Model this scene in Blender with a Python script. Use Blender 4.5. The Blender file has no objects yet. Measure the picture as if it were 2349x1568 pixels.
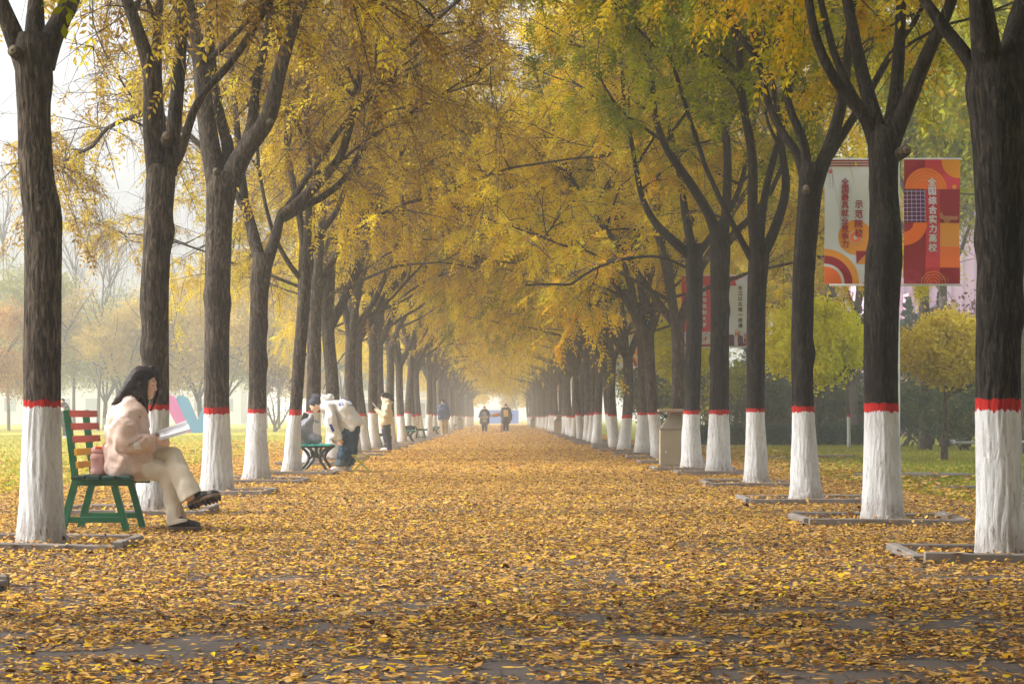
import bpy, math, random
import numpy as np
from mathutils import Vector, Matrix, noise as mnoise
from mathutils.bvhtree import BVHTree

HAZE, EXPO = .0018, 1.38
scene = bpy.context.scene
COL = scene.collection
RNG = np.random.default_rng(7)
R = math.radians
# camera calibration: level camera 0.9 m above the paving, looking along +Y
FOC, CXP, CYP, CAMH, FRAME_W = 5000.0, 1150.0, 957.0, 0.9, 2348.0


def P(px, py, d):
    """picture position at a distance d -> place in the world"""
    return np.array([(px - CXP) * d / FOC, d, CAMH - (py - CYP) * d / FOC])


# ------------------------------------------------------------------ objects
def link(name, data, parent=None, loc=None):
    o = bpy.data.objects.new(name, data)
    COL.objects.link(o)
    if parent is not None:
        o.parent = parent
    if loc is not None:
        o.location = loc
    return o


def tag(o, label=None, cat=None, group=None, kind=None):
    if label:
        o['label'] = label
    if cat:
        o['category'] = cat
    if group:
        o['group'] = group
    if kind:
        o['kind'] = kind
    return o


def thing(name, label, cat, loc=(0, 0, 0), rz=0.0, group=None):
    o = link(name, None, loc=tuple(float(v) for v in loc))
    o.empty_display_size = 0.2
    o.rotation_euler = (0, 0, rz)
    return tag(o, label, cat, group)


def copy_tree(root, loc=None, rz=None, scale=None, label=None):
    c = root.copy()
    COL.objects.link(c)
    for ch in root.children:
        d = ch.copy()
        COL.objects.link(d)
        d.parent = c
        for g in ch.children:
            e = g.copy()
            COL.objects.link(e)
            e.parent = d
    if loc is not None:
        c.location = tuple(float(v) for v in loc)
    if rz is not None:
        c.rotation_euler = (0, 0, rz)
    if scale is not None:
        c.scale = scale
    if label:
        c['label'] = label
    return c


def np_mesh(name, verts, faces, mats, smooth=False, mat_idx=None, rnd=None):
    """faces: (n,4) or (n,3) array, or a list of index lists"""
    me = bpy.data.meshes.new(name)
    verts = np.asarray(verts, dtype=np.float32)
    if isinstance(faces, np.ndarray):
        n, k = faces.shape
        starts = np.arange(n, dtype=np.int32) * k
        flat = faces.astype(np.int32).ravel()
    else:
        n = len(faces)
        lens = np.array([len(f) for f in faces], dtype=np.int32)
        starts = np.concatenate([[0], np.cumsum(lens)[:-1]]).astype(np.int32) if n else np.zeros(0, np.int32)
        flat = np.array([i for f in faces for i in f], dtype=np.int32)
    me.vertices.add(len(verts))
    me.vertices.foreach_set('co', verts.ravel())
    me.loops.add(len(flat))
    me.loops.foreach_set('vertex_index', flat)
    me.polygons.add(n)
    me.polygons.foreach_set('loop_start', starts)
    if mat_idx is not None:
        me.polygons.foreach_set('material_index', np.asarray(mat_idx, dtype=np.int32))
    if smooth is not False:
        s = np.full(n, True) if smooth is True else np.asarray(smooth, dtype=bool)
        me.polygons.foreach_set('use_smooth', s)
    for m in (mats if isinstance(mats, (list, tuple)) else [mats]):
        me.materials.append(m)
    if rnd is not None:
        a = me.attributes.new('rnd', 'FLOAT', 'FACE')
        a.data.foreach_set('value', np.asarray(rnd, dtype=np.float32))
    me.update(calc_edges=True)
    me.validate()
    return me


class MB:
    """collects shapes that become one mesh object"""

    def __init__(self):
        self.v, self.f, self.m, self.s, self.n = [], [], [], [], 0

    def add(self, verts, faces, mat=0, smooth=False):
        verts = np.asarray(verts, dtype=float).reshape(-1, 3)
        self.v.append(verts)
        self.f += [[i + self.n for i in f] for f in faces]
        self.m += [mat] * len(faces)
        self.s += [smooth] * len(faces)
        self.n += len(verts)
        return self

    def box(self, c, size, mat=0, rot=None, bev=0.0):
        hx, hy, hz = [s / 2 for s in size]
        if bev > 0:
            b = min(bev, hx * .9, hy * .9, hz * .9)
            vs = []
            for sz in (-1, 1):
                for (ix, iy, iz) in ((b, b, 0), (0, 0, b)) if sz < 0 else ((0, 0, b), (b, b, 0)):
                    x, y, z = hx - ix, hy - iy, hz - iz
                    vs += [(-x, -y, sz * z), (x, -y, sz * z), (x, y, sz * z), (-x, y, sz * z)]
            fs = [[3, 2, 1, 0], [12, 13, 14, 15]]
            for l in range(3):
                for k in range(4):
                    a, b2 = l * 4 + k, l * 4 + (k + 1) % 4
                    fs.append([a, b2, b2 + 4, a + 4])
        else:
            vs = [(-hx, -hy, -hz), (hx, -hy, -hz), (hx, hy, -hz), (-hx, hy, -hz),
                  (-hx, -hy, hz), (hx, -hy, hz), (hx, hy, hz), (-hx, hy, hz)]
            fs = [[3, 2, 1, 0], [4, 5, 6, 7], [0, 1, 5, 4], [1, 2, 6, 5], [2, 3, 7, 6], [3, 0, 4, 7]]
        vs = np.array(vs)
        if rot is not None:
            vs = vs @ np.array(rot).T
        return self.add(vs + np.array(c), fs, mat)

    def bar(self, a, b, w, t, mat=0, side=(0, 1, 0), bev=0.0):
        """a rectangular bar from a to b; t is its size along `side`, w across"""
        a, b = np.array(a, float), np.array(b, float)
        z = b - a
        L = np.linalg.norm(z)
        z = z / L
        y = np.array(side, float)
        y = y - z * y.dot(z)
        y /= np.linalg.norm(y)
        x = np.cross(y, z)
        return self.box((a + b) / 2, (w, t, L), mat, np.stack([x, y, z], 1), bev)

    def tube(self, path, radii, sides=8, mat=0, smooth=True, caps=True):
        v, f = tube_geo(path, radii, sides)
        fs = f.tolist()
        if caps:
            fs.append(list(range(sides))[::-1])
            n = len(v)
            fs.append(list(range(n - sides, n)))
        return self.add(v, fs, mat, smooth)

    def lathe(self, prof, c=(0, 0, 0), sides=20, mat=0, smooth=True):
        a = np.linspace(0, 2 * math.pi, sides, endpoint=False)
        vs = []
        for r, z in prof:
            vs.append(np.stack([c[0] + r * np.cos(a), c[1] + r * np.sin(a), np.full(sides, c[2] + z)], 1))
        fs = []
        for i in range(len(prof) - 1):
            for k in range(sides):
                k2 = (k + 1) % sides
                fs.append([i * sides + k, i * sides + k2, (i + 1) * sides + k2, (i + 1) * sides + k])
        fs.append(list(range(sides))[::-1])
        fs.append([(len(prof) - 1) * sides + k for k in range(sides)])
        return self.add(np.concatenate(vs), fs, mat, smooth)

    def prism(self, poly, y0, y1, mat=0, smooth=False):
        """a polygon in x,z given counter-clockwise seen from -Y, extruded from y0 to y1"""
        n = len(poly)
        vs = [(x, y0, z) for x, z in poly] + [(x, y1, z) for x, z in poly]
        fs = [list(range(n)), list(range(2 * n - 1, n - 1, -1))]
        for i in range(n):
            j = (i + 1) % n
            fs.append([j, i, i + n, j + n])
        return self.add(vs, fs, mat, smooth)

    def mesh(self, name, mats):
        return np_mesh(name, np.concatenate(self.v), self.f, mats, smooth=self.s, mat_idx=self.m)

    def build(self, name, mats, parent=None, loc=None):
        return link(name, self.mesh(name, mats), parent, loc)


def tube_geo(path, radii, sides):
    path = np.asarray(path, float)
    n = len(path)
    radii = np.broadcast_to(np.asarray(radii, float), (n,))
    t = np.gradient(path, axis=0)
    t /= np.linalg.norm(t, axis=1)[:, None] + 1e-9
    av = np.abs(t.mean(0))
    ref = np.eye(3)[int(np.argmin(av))]
    u = np.cross(t, ref)
    u /= np.linalg.norm(u, axis=1)[:, None] + 1e-9
    w = np.cross(t, u)
    a = np.linspace(0, 2 * math.pi, sides, endpoint=False)
    ring = u[:, None, :] * np.cos(a)[None, :, None] + w[:, None, :] * np.sin(a)[None, :, None]
    v = path[:, None, :] + ring * radii[:, None, None]
    i = np.arange(n - 1)[:, None] * sides
    k = np.arange(sides)[None, :]
    k2 = (k + 1) % sides
    f = np.stack([i + k, i + k2, i + sides + k2, i + sides + k], -1).reshape(-1, 4)
    return v.reshape(-1, 3), f


def spline(pts, n):
    """Catmull-Rom through pts, n samples"""
    p = np.asarray(pts, float)
    if len(p) == 2:
        s = np.linspace(0, 1, n)[:, None]
        return p[0] * (1 - s) + p[1] * s
    q = np.concatenate([[2 * p[0] - p[1]], p, [2 * p[-1] - p[-2]]])
    m = len(p) - 1
    out = []
    for s in np.linspace(0, m - 1e-9, n):
        i = int(s)
        t = s - i
        a, b, c, d = q[i], q[i + 1], q[i + 2], q[i + 3]
        out.append(.5 * (2 * b + (c - a) * t + (2 * a - 5 * b + 4 * c - d) * t * t + (3 * b - a - 3 * c + d) * t ** 3))
    return np.array(out)


# ------------------------------------------------------------------ smooth solids (signed distance field -> mesh)
class Solid:
    def __init__(self, lo, hi, res):
        self.lo, self.res = np.array(lo, float), res
        self.shape = tuple(int(math.ceil((h - l) / res)) + 1 for l, h in zip(lo, hi))
        self.F = np.full(self.shape, 0.2, dtype=np.float32)

    def _sub(self, lo, hi, pad):
        sl, ax = [], []
        for i in range(3):
            a = max(0, int((lo[i] - pad - self.lo[i]) / self.res))
            b = min(self.shape[i], int((hi[i] + pad - self.lo[i]) / self.res) + 2)
            if b <= a:
                return None, None
            sl.append(slice(a, b))
            ax.append(self.lo[i] + np.arange(a, b) * self.res)
        return tuple(sl), (ax[0][:, None, None], ax[1][None, :, None], ax[2][None, None, :])

    def _put(self, sl, d, k, cut=False):
        f = self.F[sl]
        if cut:
            d = -d
            h = np.maximum(k - np.abs(f - d), 0) / max(k, 1e-6)
            self.F[sl] = np.maximum(f, d) + h * h * k * .25
        else:
            h = np.maximum(k - np.abs(f - d), 0) / max(k, 1e-6)
            self.F[sl] = np.minimum(f, d) - h * h * k * .25

    def cone(self, a, b, ra, rb, k=.02, cut=False):
        a, b = np.array(a, float), np.array(b, float)
        r = max(ra, rb)
        sl, g = self._sub(np.minimum(a, b) - r, np.maximum(a, b) + r, k + .03)
        if sl is None:
            return self
        ab = b - a
        L2 = ab.dot(ab) + 1e-12
        px, py, pz = g[0] - a[0], g[1] - a[1], g[2] - a[2]
        t = np.clip((px * ab[0] + py * ab[1] + pz * ab[2]) / L2, 0, 1)
        d = np.sqrt((px - t * ab[0]) ** 2 + (py - t * ab[1]) ** 2 + (pz - t * ab[2]) ** 2) - (ra + t * (rb - ra))
        self._put(sl, d.astype(np.float32), k, cut)
        return self

    def chain(self, pts, rad, k=.02):
        for i in range(len(pts) - 1):
            self.cone(pts[i], pts[i + 1], rad[i], rad[i + 1], k)
        return self

    def ell(self, c, rad, axes=None, k=.02, cut=False):
        c = np.array(c, float)
        r = max(rad)
        sl, g = self._sub(c - r, c + r, k + .03)
        if sl is None:
            return self
        px, py, pz = g[0] - c[0], g[1] - c[1], g[2] - c[2]
        A = np.eye(3) if axes is None else np.array(axes, float)
        q = [A[i][0] * px + A[i][1] * py + A[i][2] * pz for i in range(3)]
        k0 = np.sqrt(sum((q[i] / rad[i]) ** 2 for i in range(3)))
        k1 = np.sqrt(sum((q[i] / rad[i] ** 2) ** 2 for i in range(3))) + 1e-6
        self._put(sl, (k0 * (k0 - 1) / k1).astype(np.float32), k, cut)
        return self

    def box(self, c, half, axes=None, rnd=.01, k=.01, cut=False):
        c = np.array(c, float)
        r = math.sqrt(sum(h * h for h in half))
        sl, g = self._sub(c - r, c + r, k + .03)
        if sl is None:
            return self
        px, py, pz = g[0] - c[0], g[1] - c[1], g[2] - c[2]
        A = np.eye(3) if axes is None else np.array(axes, float)
        q = [np.abs(A[i][0] * px + A[i][1] * py + A[i][2] * pz) - (half[i] - rnd) for i in range(3)]
        out = np.sqrt(sum(np.maximum(x, 0) ** 2 for x in q))
        ins = np.minimum(np.maximum(np.maximum(q[0], q[1]), q[2]), 0)
        self._put(sl, (out + ins - rnd).astype(np.float32), k, cut)
        return self

    def half(self, p, n, k=.004, near=None, rad=None):
        """cut away everything on the side n points to (optionally only near a point)"""
        p, n = np.array(p, float), np.array(n, float)
        n /= np.linalg.norm(n)
        if near is None:
            sl, g = self._sub(self.lo, self.lo + np.array(self.shape) * self.res, 0)
        else:
            sl, g = self._sub(np.array(near) - rad, np.array(near) + rad, 0)
        d = (g[0] - p[0]) * n[0] + (g[1] - p[1]) * n[1] + (g[2] - p[2]) * n[2]
        d = -d + 0 * self.F[sl]
        self._put(sl, d.astype(np.float32), k, True)
        return self

    def rough(self, amp, scale, seed=0, stretch=(1, 1, 1)):
        """cloth folds: adds smooth value noise to the field"""
        rg = np.random.default_rng(seed)
        g = [self.lo[i] + np.arange(self.shape[i]) * self.res for i in range(3)]
        out = np.zeros(self.shape, np.float32)
        for _ in range(6):
            k = rg.normal(size=3)
            k /= np.linalg.norm(k)
            k = k * np.array(stretch) * (2 * math.pi / scale) * rg.uniform(.7, 1.4)
            ph = rg.uniform(0, 6.28)
            ax = [np.exp(1j * k[i] * g[i]) for i in range(3)]
            out += np.real(np.exp(1j * ph) * ax[0][:, None, None] * ax[1][None, :, None] * ax[2][None, None, :]).astype(np.float32)
        self.F += out * (amp / 2.4)
        return self

    def geo(self, smooth=1):
        F = self.F
        F = np.pad(F, 1, constant_values=.2)
        ins = F < 0
        c = np.zeros(tuple(s - 1 for s in F.shape), np.int8)
        offs = [(i, j, k) for i in (0, 1) for j in (0, 1) for k in (0, 1)]
        n0, n1, n2 = c.shape
        for (i, j, k) in offs:
            c += ins[i:i + n0, j:j + n1, k:k + n2]
        act = (c > 0) & (c < 8)
        cells = np.argwhere(act)
        ids = np.full(c.shape, -1, np.int64)
        ids[act] = np.arange(len(cells))
        vals = np.stack([F[cells[:, 0] + i, cells[:, 1] + j, cells[:, 2] + k] for (i, j, k) in offs], 1)
        pos = np.zeros((len(cells), 3))
        cnt = np.zeros(len(cells))
        for a in range(8):
            for b in range(a + 1, 8):
                oa, ob = np.array(offs[a]), np.array(offs[b])
                if np.abs(oa - ob).sum() != 1:
                    continue
                m = (vals[:, a] < 0) != (vals[:, b] < 0)
                t = vals[m, a] / (vals[m, a] - vals[m, b])
                pos[m] += oa + t[:, None] * (ob - oa)
                cnt[m] += 1
        v = (cells + pos / cnt[:, None] - 1) * self.res + self.lo
        quads = []
        for ax in range(3):
            s0 = [slice(None)] * 3
            s1 = [slice(None)] * 3
            s0[ax], s1[ax] = slice(0, -1), slice(1, None)
            A, B = ins[tuple(s0)], ins[tuple(s1)]
            e = np.argwhere(A != B)
            u, w = (ax + 1) % 3, (ax + 2) % 3
            e = e[(e[:, u] > 0) & (e[:, w] > 0) & (e[:, u] < c.shape[u]) & (e[:, w] < c.shape[w])]
            flip = A[e[:, 0], e[:, 1], e[:, 2]]

            def cid(du, dw):
                q = e.copy()
                q[:, u] += du
                q[:, w] += dw
                return ids[q[:, 0], q[:, 1], q[:, 2]]
            q = np.stack([cid(-1, -1), cid(0, -1), cid(0, 0), cid(-1, 0)], 1)
            q[~flip] = q[~flip][:, ::-1]
            quads.append(q)
        f = np.concatenate(quads)
        f = f[(f >= 0).all(1)]
        for _ in range(smooth):
            acc = np.zeros_like(v)
            n = np.zeros(len(v))
            for a in range(4):
                i, j = f[:, a], f[:, (a + 1) % 4]
                np.add.at(acc, i, v[j])
                np.add.at(acc, j, v[i])
                np.add.at(n, i, 1)
                np.add.at(n, j, 1)
            v = v * .5 + .5 * acc / np.maximum(n, 1)[:, None]
        return v, f

    def build(self, name, mat, parent=None, origin=(0, 0, 0), smooth=1):
        v, f = self.geo(smooth)
        o = link(name, np_mesh(name, v - np.array(origin), f, mat, smooth=True), parent)
        self.last = (v, f)
        return o


def text_geo(body, size, bold=0.0, depth=0.0):
    """the outline of a text as triangles in x,y (built-in font)"""
    cu = bpy.data.curves.new('writing', 'FONT')
    cu.body = body
    cu.size = size
    cu.offset = bold
    cu.extrude = depth
    cu.align_x, cu.align_y = 'CENTER', 'CENTER'
    o = bpy.data.objects.new('writing', cu)
    COL.objects.link(o)
    dg = bpy.context.evaluated_depsgraph_get()
    ev = o.evaluated_get(dg)
    me = ev.to_mesh()
    v = np.array([x.co[:] for x in me.vertices]).reshape(-1, 3)
    f = [list(p.vertices) for p in me.polygons]
    ev.to_mesh_clear()
    bpy.data.objects.remove(o)
    bpy.data.curves.remove(cu)
    return v, f
# ------------------------------------------------------------------ materials
class NT:
    def __init__(self, name):
        self.m = bpy.data.materials.new(name)
        self.m.use_nodes = True
        self.t = self.m.node_tree
        self.t.nodes.clear()
        self.out = self.t.nodes.new('ShaderNodeOutputMaterial')

    def n(self, typ, **kw):
        nd = self.t.nodes.new('ShaderNode' + typ)
        for k, v in kw.items():
            if k.startswith('_'):
                setattr(nd, k[1:], v)
            else:
                self.set(nd, k.replace('__', ' '), v)
        return nd

    def set(self, nd, key, v):
        s = nd.inputs[int(key[1:])] if key[0] == 'i' and key[1:].isdigit() else nd.inputs[key]
        if isinstance(v, bpy.types.NodeSocket):
            self.t.links.new(v, s)
        else:
            s.default_value = v

    def math(self, op, a, b=None, c=None, clamp=False):
        nd = self.n('Math', _operation=op, _use_clamp=clamp)
        for i, v in enumerate((a, b, c)):
            if v is not None:
                self.set(nd, 'i%d' % i, v)
        return nd.outputs[0]

    def mix(self, f, a, b, blend='MIX'):
        nd = self.n('Mix', _data_type='RGBA', _blend_type=blend)
        self.set(nd, 'i0', f)
        self.set(nd, 'i6', a)
        self.set(nd, 'i7', b)
        return nd.outputs[2]

    def ramp(self, f, stops, interp='LINEAR'):
        nd = self.n('ValToRGB')
        e = nd.color_ramp.elements
        nd.color_ramp.interpolation = interp
        while len(e) < len(stops):
            e.new(.5)
        for el, (p, c) in zip(e, stops):
            el.position = p
            el.color = (c[0], c[1], c[2], 1) if not isinstance(c, (int, float)) else (c, c, c, 1)
        self.set(nd, 'Fac', f)
        return nd.outputs[0]

    def coord(self, kind='Object', scale=(1, 1, 1)):
        tc = self.n('TexCoord')
        mp = self.n('Mapping', Vector=tc.outputs[kind], Scale=scale)
        return mp.outputs[0]

    def noise(self, vec, scale, detail=4, rough=.55, dist=0.0):
        nd = self.n('TexNoise', Vector=vec, Scale=scale, Detail=detail, Roughness=rough, Distortion=dist)
        return nd.outputs[0]

    def principled(self, color, rough=.7, normal=None, spec=.3, **kw):
        nd = self.n('BsdfPrincipled')
        self.set(nd, 'Base Color', color)
        self.set(nd, 'Roughness', rough)
        self.set(nd, 'Specular IOR Level', spec)
        if normal is not None:
            self.set(nd, 'Normal', normal)
        for k, v in kw.items():
            self.set(nd, k.replace('__', ' '), v)
        return nd.outputs[0]

    def bump(self, h, strength, dist=.01):
        return self.n('Bump', Height=h, Strength=strength, Distance=dist).outputs[0]

    def done(self, sh):
        self.t.links.new(sh, self.out.inputs['Surface'])
        return self.m


def c4(c):
    return (c[0], c[1], c[2], 1)


def mat_plain(name, c, rough=.6, var=.18, scale=8, bump=.15, dist=.004, spec=.3, stretch=(1, 1, 1), detail=5, metal=0.0):
    """a solid colour with worn, slightly uneven tone"""
    t = NT(name)
    v = t.coord('Object', stretch)
    n = t.noise(v, scale, detail)
    lo = [x * (1 - var) for x in c]
    hi = [min(1, x * (1 + var)) for x in c]
    col = t.ramp(n, [(.3, lo), (.7, hi)])
    n2 = t.noise(v, scale * 9, 3)
    nrm = t.bump(n2, bump, dist)
    rr = t.math('MULTIPLY_ADD', n, .25, rough - .12)
    return t.done(t.principled(col, rr, nrm, spec, Metallic=metal))


def mat_bark(name, dark, mid, light, painted=True, sc=1.0):
    t = NT(name)
    tc = t.n('TexCoord').outputs['Object']
    rnd = t.n('ObjectInfo').outputs['Random']
    off = t.n('CombineXYZ', X=t.math('MULTIPLY', rnd, 37.0), Y=t.math('MULTIPLY', rnd, 91.0), Z=t.math('MULTIPLY', rnd, 13.0)).outputs[0]
    base = t.n('VectorMath', _operation='ADD', i0=tc, i1=off).outputs[0]
    v1 = t.n('Mapping', Vector=base, Scale=(1, 1, .19)).outputs[0]
    ridge = t.noise(v1, 34 * sc, 7, .68, 1.2)
    patch = t.noise(base, 2.2, 3)
    col = t.ramp(ridge, [(.38, dark), (.5, mid), (.64, light)])
    col = t.mix(t.ramp(patch, [(.35, 0.0), (.75, .55)]), col, c4([x * 1.25 for x in dark]))
    h = ridge
    if painted:
        z = t.n('SeparateXYZ', i0=tc).outputs[2]
        v2 = t.n('Mapping', Vector=base, Scale=(1, 1, .35)).outputs[0]
        e = t.noise(v2, 26, 5, .7)
        zc = t.math('ADD', z, t.math('MULTIPLY', t.math('SUBTRACT', e, .5), .11))
        zc = t.math('ADD', zc, t.math('MULTIPLY', t.math('SUBTRACT', rnd, .5), .07))
        white = t.math('LESS_THAN', zc, .955)
        red = t.math('LESS_THAN', t.math('ADD', z, t.math('MULTIPLY', t.math('SUBTRACT', t.noise(v2, 17, 5, .75), .5), .10)), 1.018)
        fl = t.noise(t.n('Mapping', Vector=base, Scale=(1, 1, .1)).outputs[0], 42 * sc, 6, .7, .8)
        thr = t.math('MULTIPLY_ADD', t.math('SUBTRACT', 1.0, t.math('MULTIPLY', z, 1.6), clamp=True), -.10, .655)
        crack = t.math('MULTIPLY', t.math('SUBTRACT', fl, thr), 14.0, clamp=True)
        sm = t.noise(v2, 5, 4, .6)
        wcol = t.ramp(sm, [(.3, (.52, .525, .53)), (.7, (.69, .70, .71))])
        wcol = t.mix(t.math('MULTIPLY', t.ramp(ridge, [(.36, 1.0), (.5, 0.0)]), .62), wcol, c4((.33, .32, .315)))
        wcol = t.mix(t.math('MULTIPLY', crack, .9), wcol, c4((.13, .115, .11)))
        dirt = t.math('MULTIPLY', t.math('SUBTRACT', .24, z, clamp=True), t.math('MULTIPLY', t.math('POWER', t.noise(base, 16, 5, .65), 2.0), 11.0), clamp=True)
        wcol = t.mix(dirt, wcol, c4((.23, .18, .14)))
        rcol = t.ramp(fl, [(.35, (.50, .022, .018)), (.62, (.34, .016, .014)), (.72, (.1, .02, .02))])
        col = t.mix(red, col, rcol)
        col = t.mix(white, col, wcol)
    nrm = t.bump(h, .9, .03)
    return t.done(t.principled(col, .88, nrm, .15))


def mat_leaf(name, stops, trans=.42, rough=.6):
    t = NT(name)
    a = t.n('Attribute', _attribute_name='rnd', _attribute_type='GEOMETRY').outputs['Fac']
    rnd = t.n('ObjectInfo').outputs['Random']
    f = t.math('ADD', a, t.math('MULTIPLY', t.math('SUBTRACT', rnd, .5), .22), clamp=True)
    col = t.ramp(f, stops)
    d = t.n('BsdfDiffuse', Color=col).outputs[0]
    tr = t.n('BsdfTranslucent', Color=col).outputs[0]
    mx = t.n('MixShader', Fac=trans)
    t.t.links.new(d, mx.inputs[1])
    t.t.links.new(tr, mx.inputs[2])
    return t.done(mx.outputs[0])


M = {}
M['bark'] = mat_bark('grey brown bark with painted base', (.014, .011, .009), (.062, .048, .038), (.18, .14, .105))
M['bark_shaded'] = mat_bark('dark bark with painted base', (.005, .004, .0035), (.020, .016, .013), (.062, .050, .040))  # bark copy darkened in colour, standing in for the dim right edge
M['bark_plain'] = mat_bark('plain bark', (.03, .025, .02), (.09, .072, .058), (.17, .14, .11), painted=False)
M['limb'] = mat_bark('limb bark', (.012, .010, .008), (.055, .042, .034), (.14, .11, .085), painted=False)
M['limb_shaded'] = mat_bark('dark limb bark', (.006, .005, .004), (.022, .017, .014), (.065, .052, .042), painted=False)  # limb bark copy with the same right side shade put into its colour
M['twig'] = mat_plain('twig bark', (.16, .10, .06), .8, .3)
M['twig_dark'] = mat_plain('dark twig bark', (.05, .038, .028), .8, .3)
M['leaf_left'] = mat_leaf('autumn leaf brown to gold', [(.0, (.20, .115, .04)), (.28, (.40, .25, .05)), (.55, (.60, .45, .045)), (.85, (.72, .58, .04)), (1., (.52, .50, .04))], .46)
M['leaf_mid'] = mat_leaf('autumn leaf gold', [(.0, (.46, .29, .02)), (.3, (.68, .49, .02)), (.7, (.80, .63, .025)), (1., (.52, .54, .03))], .5)
M['leaf_right'] = mat_leaf('autumn leaf olive to gold', [(.0, (.16, .18, .012)), (.35, (.34, .31, .014)), (.6, (.54, .40, .014)), (.85, (.62, .36, .016)), (1., (.45, .20, .018))], .46)
M['leaf_olive'] = mat_leaf('leaf olive green', [(.0, (.12, .17, .012)), (.5, (.25, .28, .016)), (.85, (.40, .36, .016)), (1., (.50, .28, .02))], .46)
M['leaf_green'] = mat_leaf('leaf lime green', [(.0, (.11, .14, .010)), (.5, (.24, .26, .014)), (.85, (.40, .35, .016)), (1., (.50, .28, .018))], .48)
M['leaf_globe'] = mat_leaf('leaf bright lime yellow', [(.0, (.44, .46, .02)), (.5, (.76, .72, .025)), (1., (.88, .84, .04))], .4)
M['leaf_globe2'] = mat_leaf('leaf golden orange', [(.0, (.36, .28, .03)), (.5, (.64, .49, .045)), (1., (.82, .68, .10))], .35)
M['leaf_bg_green'] = mat_leaf('leaf pale green', [(.0, (.16, .20, .06)), (1., (.44, .40, .10))])
M['leaf_bg_gold'] = mat_leaf('leaf pale gold', [(.0, (.36, .24, .05)), (1., (.62, .46, .10))])
M['leaf_bg_orange'] = mat_leaf('leaf rust orange', [(.0, (.34, .17, .05)), (1., (.60, .38, .13))])
M['leaf_purple'] = mat_leaf('leaf plum purple', [(.0, (.07, .03, .05)), (1., (.20, .10, .13))])
M['needle'] = mat_leaf('dark conifer needle', [(.0, (.018, .045, .035)), (1., (.05, .10, .06))], trans=.1)
M['shrub'] = mat_leaf('dark shrub leaf', [(.0, (.03, .05, .03)), (.7, (.07, .095, .04)), (1., (.16, .13, .04))], trans=.2)
M['hedge'] = mat_leaf('clipped hedge leaf', [(.0, (.02, .045, .02)), (1., (.05, .10, .045))], trans=.15)
M['litter'] = mat_leaf('dry fallen leaf', [(.0, (.07, .035, .015)), (.16, (.20, .09, .03)), (.36, (.40, .20, .06)), (.54, (.56, .32, .095)), (.70, (.62, .40, .15)), (.82, (.60, .34, .04)), (.94, (.70, .44, .022)), (.97, (.64, .50, .03)), (1., (.28, .32, .03))], trans=.12)
M['grass'] = mat_leaf('short grass blade', [(.0, (.13, .17, .02)), (.6, (.27, .29, .03)), (1., (.50, .40, .08))], trans=.3)
M['grass_dry'] = mat_leaf('yellowing grass blade', [(.0, (.19, .20, .02)), (.5, (.34, .33, .03)), (1., (.58, .46, .08))], trans=.3)
M['kerb'] = mat_plain('concrete kerb', (.19, .165, .145), .9, .22, 6, .4, .004)
M['soil'] = mat_plain('dark soil', (.07, .05, .035), .95, .4, 12, .6, .02)
M['green_paint'] = mat_plain('green paint', (.008, .105, .045), .42, .3, 5, .15, .003, .4)
M['green_dark'] = mat_plain('worn dark green wood', (.012, .045, .035), .6, .5, 9, .3, .004, .3, (1, .2, 1))
M['red_slat'] = mat_plain('faded red paint', (.50, .07, .065), .5, .12, 6, .15, .003, .35)
M['yellow_slat'] = mat_plain('yellow paint', (.66, .33, .015), .5, .14, 6, .15, .003, .35)
M['teal_slat'] = mat_plain('teal paint', (.03, .36, .31), .5, .15, 6, .15, .003, .35)
M['iron'] = mat_plain('black cast iron', (.022, .026, .030), .5, .3, 10, .2, .003, .4)
M['olive_metal'] = mat_plain('olive painted tube', (.30, .28, .05), .45, .2, 8, .1, .002, .4)
M['bin'] = mat_plain('beige sheet metal', (.27, .23, .155), .5, .12, 4, .08, .002, .4)
M['bin_dark'] = mat_plain('brown sheet metal', (.19, .155, .11), .55, .15, 4, .08, .002, .4)
M['pole'] = mat_plain('pale grey painted steel', (.62, .63, .64), .4, .08, 3, .05, .002, .5)
M['fleece'] = mat_plain('pink beige fleece', (.66, .495, .425), .95, .10, 45, .55, .008, .05)
M['cord'] = None
M['skin'] = mat_plain('skin', (.70, .45, .34), .5, .07, 20, .06, .001, .35)
M['lip'] = mat_plain('lip', (.46, .13, .11), .45, .06, 30, .05, .001, .4)
M['lash'] = mat_plain('dark lash', (.02, .014, .012), .6, .1)
M['white_cloth'] = mat_plain('off white cotton', (.62, .59, .555), .9, .06, 20, .3, .006, .1)
M['cream_cloth'] = mat_plain('cream fleece', (.64, .53, .37), .95, .08, 30, .6, .008, .1)
M['denim'] = mat_plain('washed blue denim', (.030, .055, .085), .9, .35, 5, .35, .004, .1)
M['denim_dark'] = mat_plain('turned denim cuff', (.075, .095, .11), .9, .2, 14, .3, .004, .1)
M['slate_cloth'] = mat_plain('slate grey cloth', (.05, .052, .065), .8, .2)
M['black_cloth'] = mat_plain('black cloth', (.018, .019, .024), .85, .25, 12, .2, .004, .15)
M['dark_cloth'] = mat_plain('charcoal cloth', (.04, .045, .055), .85, .25, 12, .2, .004, .15)
M['navy_cloth'] = mat_plain('navy padded cloth', (.035, .055, .11), .7, .25, 10, .25, .006, .2)
M['khaki_cloth'] = mat_plain('khaki cloth', (.30, .215, .11), .85, .12, 10, .2, .004, .15)
M['grey_cloth'] = mat_plain('grey cloth', (.21, .21, .23), .85, .15, 12, .25, .005, .15)
M['blue_cloth'] = mat_plain('royal blue cloth', (.012, .05, .36), .8, .1)
M['tan_cloth'] = mat_plain('tan cloth', (.50, .32, .13), .85, .12)
M['red_cloth'] = mat_plain('coral red cloth', (.60, .12, .08), .8, .12)
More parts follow.
